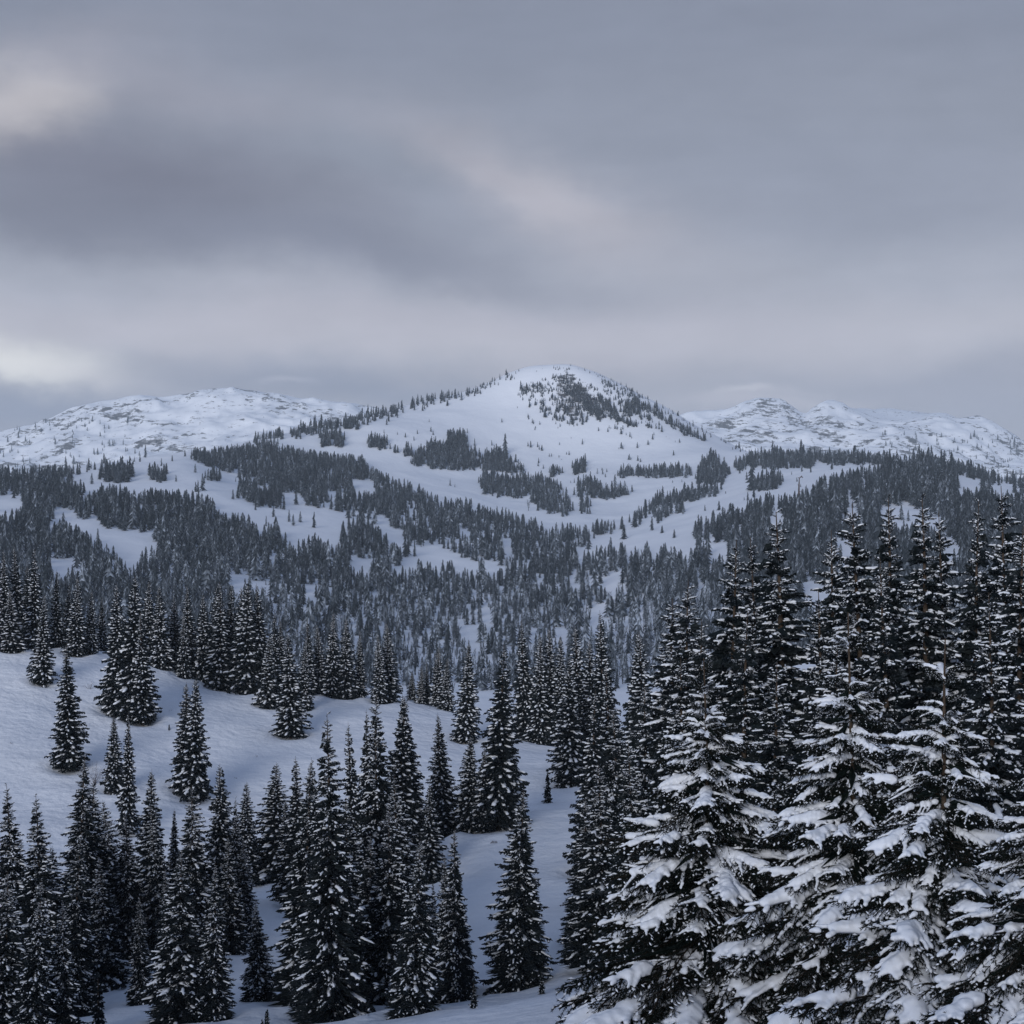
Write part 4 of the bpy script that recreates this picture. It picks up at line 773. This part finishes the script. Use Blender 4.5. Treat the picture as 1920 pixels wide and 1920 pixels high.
SEEN = np.array([(990, 783), (991, 786), (998, 793), (1000, 795), (1004, 803), (1003, 806), (1012, 796), (1071, 822), (1030, 856), (1034, 856), (1053, 862), (1067, 853), (1062, 852), (1010, 868), (1009, 874), (990, 837), (995, 839), (1008, 838), (1011, 843), (1016, 845), (1049, 834), (1092, 833), (1122, 808), (1142, 803), (1145, 804), (1153, 804), (1157, 805), (1215, 803), (1222, 803), (1230, 804), (1241, 810), (1181, 819), (1184, 822), (1174, 816), (1266, 829), (1274, 830), (1263, 854), (1196, 864), (1201, 866), (1178, 862), (1183, 862), (1160, 842), (1168, 842), (1036, 788), (1042, 795), (1050, 800), (1046, 803), (1075, 793), (1082, 798), (1006, 697), (1017, 692), (1070, 686), (1084, 693), (1106, 698), (1118, 702), (1240, 758), (1255, 768), (1270, 780), (1281, 789), (868, 815), (876, 812), (700, 815), (720, 812), (745, 815), (760, 820), (812, 815), (780, 860), (970, 765), (1400, 900), (1420, 895), (1455, 900), (1348, 900), (1560, 880), (1580, 868)], float)
bowl = np.concatenate([bowl, mott, SEEN, np.stack([rr_x, rr_y], 1)])
right_hill = np.stack([rng.uniform(1240, 1640, 60), rng.uniform(880, 960, 60)], 1)
pts = np.concatenate([dense, clump, ridge, left_sparse, right_sparse, bowl, right_hill]); kinds = np.concatenate([np.zeros(len(dense)), np.ones(len(clump)), np.ones(len(ridge)), np.full(len(left_sparse) + len(right_sparse), 2), np.full(len(bowl) + len(right_hill), 3)])
D = ray_far(pts[:, 0], pts[:, 1]); ok = ~np.isnan(D); pts, D, kinds = pts[ok], D[ok], kinds[ok]
X = (pts[:, 0] - 960) / F * D; Zg = far_h(pts[:, 0], D)
Ht = rng.lognormal(np.log(9.4), .26, len(D)); Ht[kinds == 1] *= .86; Ht[kinds == 2] *= np.where(D[kinds == 2] > 2500, 1.25, .9); Ht[kinds == 3] *= rng.uniform(.3, .75, (kinds == 3).sum())
Ht[kinds == 0] *= np.interp(pts[kinds == 0, 1], [900, 1050, 1150, 1250], [1, .95, .82, .75])
PEAKZ = (pts[:, 1] < 815) & (pts[:, 0] > 960) & (kinds == 1); Ht[PEAKZ] *= rng.uniform(.55, .9, PEAKZ.sum())
TOPZ = (pts[:, 1] < 760) & (pts[:, 0] > 860) & (pts[:, 0] < 1250); Ht[TOPZ] *= np.interp(pts[TOPZ, 1], [690, 725, 760], [.5, .62, .85])
hp = Ht / D * F; wx_ = 9 * fbm(pts[:, 0] / 24, pts[:, 1] / 13, 143, 3, .7); stray = rng.random(len(D)) < .022; keep = np.ones(len(D), bool)
for fr_ in (0, .4, .8):
    yy = pts[:, 1] - fr_ * hp
    for pl in OPEN: keep &= ~in_poly(pts[:, 0] + wx_, yy + wx_ * .6, pl) | (kinds != 0) | stray
keep &= (pts[:, 1] < np.interp(pts[:, 0], [0, 200, 500, 800, 1000, 1200, 1350, 1500, 1920], [1215, 1235, 1290, 1300, 1300, 1290, 1270, 1240, 1200])) | (kinds != 0)
keep &= in_poly(pts[:, 0], pts[:, 1] - .8 * hp + 9, DENSE_TOP) | (kinds != 0)
pts, D, kinds, X, Zg, Ht = pts[keep], D[keep], kinds[keep], X[keep], Zg[keep], Ht[keep]
pb = np.interp(pts[:, 1], [1000, 1100, 1180, 1260], [.03, .14, .34, .45]) * np.clip(1.3 * (fbm(pts[:, 0] / 70, pts[:, 1] / 40, 61, 2) + .75), .2, 1.6)
isb = (rng.random(len(D)) < pb) & (kinds == 0); Ht[isb] *= rng.uniform(.6, .95, isb.sum())
WX = rng.uniform(.9, 1.4, len(D)); rz = rng.uniform(0, 6.28, len(D)); vi = rng.integers(0, 7, len(D)); frost = np.clip(rng.lognormal(-1.0, .75, len(D)), .04, 1.6)
# single solitary trees seen against open snow
SOLO = [(1153, 912, 24, 'dark full spruce standing alone in the snow bowl below the peak, tallest there', 1.2), (941, 792, 9, 'small dark spruce alone high on the smooth snow face left of the cliffs', 1.2), (808, 809, 11, 'small round spruce alone on the left snow face below the tree line', 1.3), (890, 836, 15, 'lone pale spruce on the snow right of the upper grove', 1.0), (922, 835, 11, 'lone little dark spruce on the smooth snow below the cliffs', 1.0),
        (844, 911, 15, 'lone spruce with small neighbour in the clearing above the long forest edge', 1.1), (853, 913, 7, 'tiny neighbour right of a lone spruce in the clearing above the long forest edge', 1.2), (776, 826, 9, 'lone tiny spruce on the snow left of the upper grove', 1.1), (1195, 840, 12, 'left tree of the tiny pair alone on the lower snow face', 1.2), (1215, 834, 10, 'tiny clump alone right of a pair on the lower snow face', 1.4), (1180, 862, 12, 'small pair standing above the line of trees at the foot of the peak', 1.4), (1165, 841, 13, 'dark little twin on the middle of the lower snow face', 1.5),
        (330, 903, 14, 'small olive spruce alone in the big left clearing', 1.3), (366, 886, 18, 'dark spruce at the upper rim of the big left clearing', 1.1), (442, 903, 10, 'small lone spruce right of the middle of the big left clearing', 1.0), (463, 938, 26, 'tall dark spruce at the lower right of the big left clearing', 1.1), (437, 936, 20, 'bushy spruce left of the tall dark one in the big left clearing', 1.2), (542, 978, 24, 'round-topped spruce standing in the lower left clearing strip', 1.2), (563, 979, 22, 'second round spruce beside another in the lower left clearing strip', 1.2), (147, 972, 24, 'spruce standing at the top of the mid-left clearing', 1.2),
        (1690, 975, 30, 'left of the close pair alone in the right hill clearing', 1.3), (1703, 977, 22, 'right of the close pair alone in the right hill clearing', 1.0), (1512, 925, 17, 'lone pointed spruce at the upper edge of the right hill forest', 1.0), (1348, 866, 16, 'pointed spruce beside the big clump right of the bowl', 1.1), (1120, 888, 11, 'left one of two small spruces at the foot of the snow bowl', 1.0), (1130, 889, 13, 'right one of two small spruces at the foot of the snow bowl', 1.0), (1105, 964, 13, 'small pointed spruce at the bottom right of the bowl grove', 1.2), (1185, 922, 14, 'frosted pale spruce alone right of the bowl grove', 1.3)]
for (px, by, hpx, lb, w) in SOLO:
    dd = ray_far(np.array([px]), np.array([by]))[0]
    if np.isnan(dd): continue
    s = hpx / F * dd; o = link(bpy.data.objects.new('spruce_tree', FAR_ME[int(rng.integers(7))])); o.location = ((px - 960) / F * dd, dd, float(far_h(np.array([px]), np.array([dd]))[0]) - .2)
    o.scale = (s * w, s * w, s); o.rotation_euler = (0, 0, rng.uniform(0, 6)); tag(o, lb, 'tree', 'solitary spruces on the far snow fields')
# the nearest of the far forest as single trees, the rest as one mass
shows = (pts[:, 0] > 5) & (pts[:, 0] < 1915) & (kinds == 0) & ~isb
front = np.interp(pts[:, 0], [0, 200, 500, 800, 1000, 1200, 1350, 1500, 1920], [1040, 1090, 1120, 1235, 1190, 1170, 1060, 1020, 960])       # hidden by the near trees below this
order = np.argsort(-(Ht / D) * (shows & (pts[:, 1] < front)))[:120]; single = np.zeros(len(D), bool); single[order] = True
for k in order:
    o = link(bpy.data.objects.new('spruce_tree', FAR_ME[vi[k]])); o.location = (X[k], D[k], Zg[k] - .3); o.scale = (Ht[k] * WX[k], Ht[k] * WX[k], Ht[k]); o.rotation_euler = (0, 0, rz[k])
    side = 'left of the' if pts[k, 0] < 640 else ('in the middle of the' if pts[k, 0] < 1250 else 'right of the')
    lb = {'left of the': 'frosted spruce in the dense grey forest across the valley, behind the left crest row', 'in the middle of the': 'frosted spruce in the dense grey forest on the valley floor behind the central spires', 'right of the': 'frosted spruce in the dense grey forest on the right hillside behind the tall dark group'}[side]
    tag(o, lb, 'tree', lb.replace('frosted spruce', 'frosted spruces'))
FVs, FTs, FFs = [], [], []; nv = 0
for lib, sel in ((FAR_S, ~isb), (FAR_B, isb)):
    for m in range(len(lib)):
        idx = np.nonzero(sel & ~single & (vi % len(lib) == m))[0]
        if not len(idx): continue
        v, t, fr = lib[m]; c, s = np.cos(rz[idx])[:, None], np.sin(rz[idx])[:, None]; hw = (Ht * WX)[idx][:, None]
        vx = (v[None, :, 0] * c - v[None, :, 1] * s) * hw + X[idx][:, None]; vy = (v[None, :, 0] * s + v[None, :, 1] * c) * hw + D[idx][:, None]; vz = v[None, :, 2] * Ht[idx][:, None] + Zg[idx][:, None] - .3
        FVs.append(np.stack([vx, vy, vz], -1).reshape(-1, 3)); FTs.append((t[None] + (np.arange(len(idx)) * len(v))[:, None, None] + nv).reshape(-1, 3)); nv += len(idx) * len(v)
        FFs.append(np.clip(fr[None] * (frost[idx] * np.interp(pts[idx, 1], [960, 1080, 1200], [.9, 1.3, 2.3]))[:, None], 0, .9).ravel())
o = link(bpy.data.objects.new('far_forest', mesh_np('far_forest', np.concatenate(FVs), np.concatenate(FTs), [M_far], attrs={'frost': np.concatenate(FFs)})))
tag(o, 'grey frosted spruce forest covering the valley sides and ridges below the peak', 'forest', kind='stuff')
print('far trees', len(D), 'birches', int(isb.sum()), 'tris', sum(len(t) for t in FTs))

# dead snag on the right hill and a bare birch below the peak
def place_far(name, me, px, by, hpx, label, cat, w=1):
    dd = ray_far(np.array([px]), np.array([by]))[0]; s = hpx / F * dd; o = link(bpy.data.objects.new(name, me)); o.location = ((px - 960) / F * dd, dd, float(far_h(np.array([px]), np.array([dd]))[0]) - .2); o.scale = (s * w, s * w, s); return tag(o, label, cat)
def snag_mesh():
    Vv, T = [], []
    def rod(p0, p1, r0, r1):
        p0 = np.array(p0, float); p1 = np.array(p1, float); dv = (p1 - p0)[None] / np.linalg.norm(p1 - p0); e1, e2 = perp(dv); b = len(Vv)
        for p, r in ((p0, r0), (p1, r1)):
            for k in range(5): Vv.append(p + (math.cos(k * 1.2566) * e1[0] + math.sin(k * 1.2566) * e2[0]) * r)
        for k in range(5): j = (k + 1) % 5; T.extend([(b + k, b + j, b + 5 + j), (b + k, b + 5 + j, b + 5 + k)])
    rod((0, 0, -.05), (.0, 0, .3), .05, .045); rod((0, 0, .3), (.02, 0, .9), .045, .022); rod((.02, 0, .88), (.15, .02, 1.0), .03, .02); rod((.02, 0, .88), (-.05, 0, .92), .02, .012); rod((.12, 0, .97), (.19, 0, .9), .03, .02); rod((.03, 0, .2), (.25, 0, .33), .014, .006); rod((.1, 0, .25), (.26, .05, .25), .01, .005); rod((0, 0, .45), (-.06, 0, .6), .02, .006)
    return mesh_np('dead_snag', np.array(Vv), np.array(T), [M_twig])
place_far('dead_snag', snag_mesh(), 1498, 930, 38, 'bare dead tree trunk with crooked broken top on the right hill snow', 'dead tree')
place_far('bare_birch', FAR_BM[0], 991, 958, 24, 'bare leafless birch alone on the snow left of the bowl grove', 'tree', 1.0)

# ------------------------------------------------------------------ haze between here and the mountains
Z0 = float(min(HZ.min(), wz.min())) - 1.0; Z1 = float(HZ.max()) + 25.0; print('haze', Z0, Z1, 'tris', sum(len(m.polygons) * (2 if m.polygons and len(m.polygons[0].vertices) == 4 else 1) for m in bpy.data.meshes))
hb = [(-6300, -700, Z0), (6300, -700, Z0), (6300, 5860, Z0), (-6300, 5860, Z0), (-6300, -700, Z1), (6300, -700, Z1), (6300, 5860, Z1), (-6300, 5860, Z1)]
me = bpy.data.meshes.new('haze'); me.from_pydata(hb, [], [(3, 2, 1, 0), (4, 5, 6, 7), (0, 1, 5, 4), (1, 2, 6, 5), (2, 3, 7, 6), (3, 0, 4, 7)])
mh = bpy.data.materials.new('haze'); mh.use_nodes = True; nt = mh.node_tree; nt.nodes.clear(); pv = nt.nodes.new('ShaderNodeVolumePrincipled'); ou = nt.nodes.new('ShaderNodeOutputMaterial')
pv.inputs['Color'].default_value = (.76, .88, 1.0, 1); pv.inputs['Density'].default_value = 0.75e-4; pv.inputs['Anisotropy'].default_value = -.2
nt.links.new(pv.outputs[0], ou.inputs['Volume']); me.materials.append(mh)
tag(link(bpy.data.objects.new('haze', me)), 'thin cold haze lying over the valley', 'haze', kind='stuff')
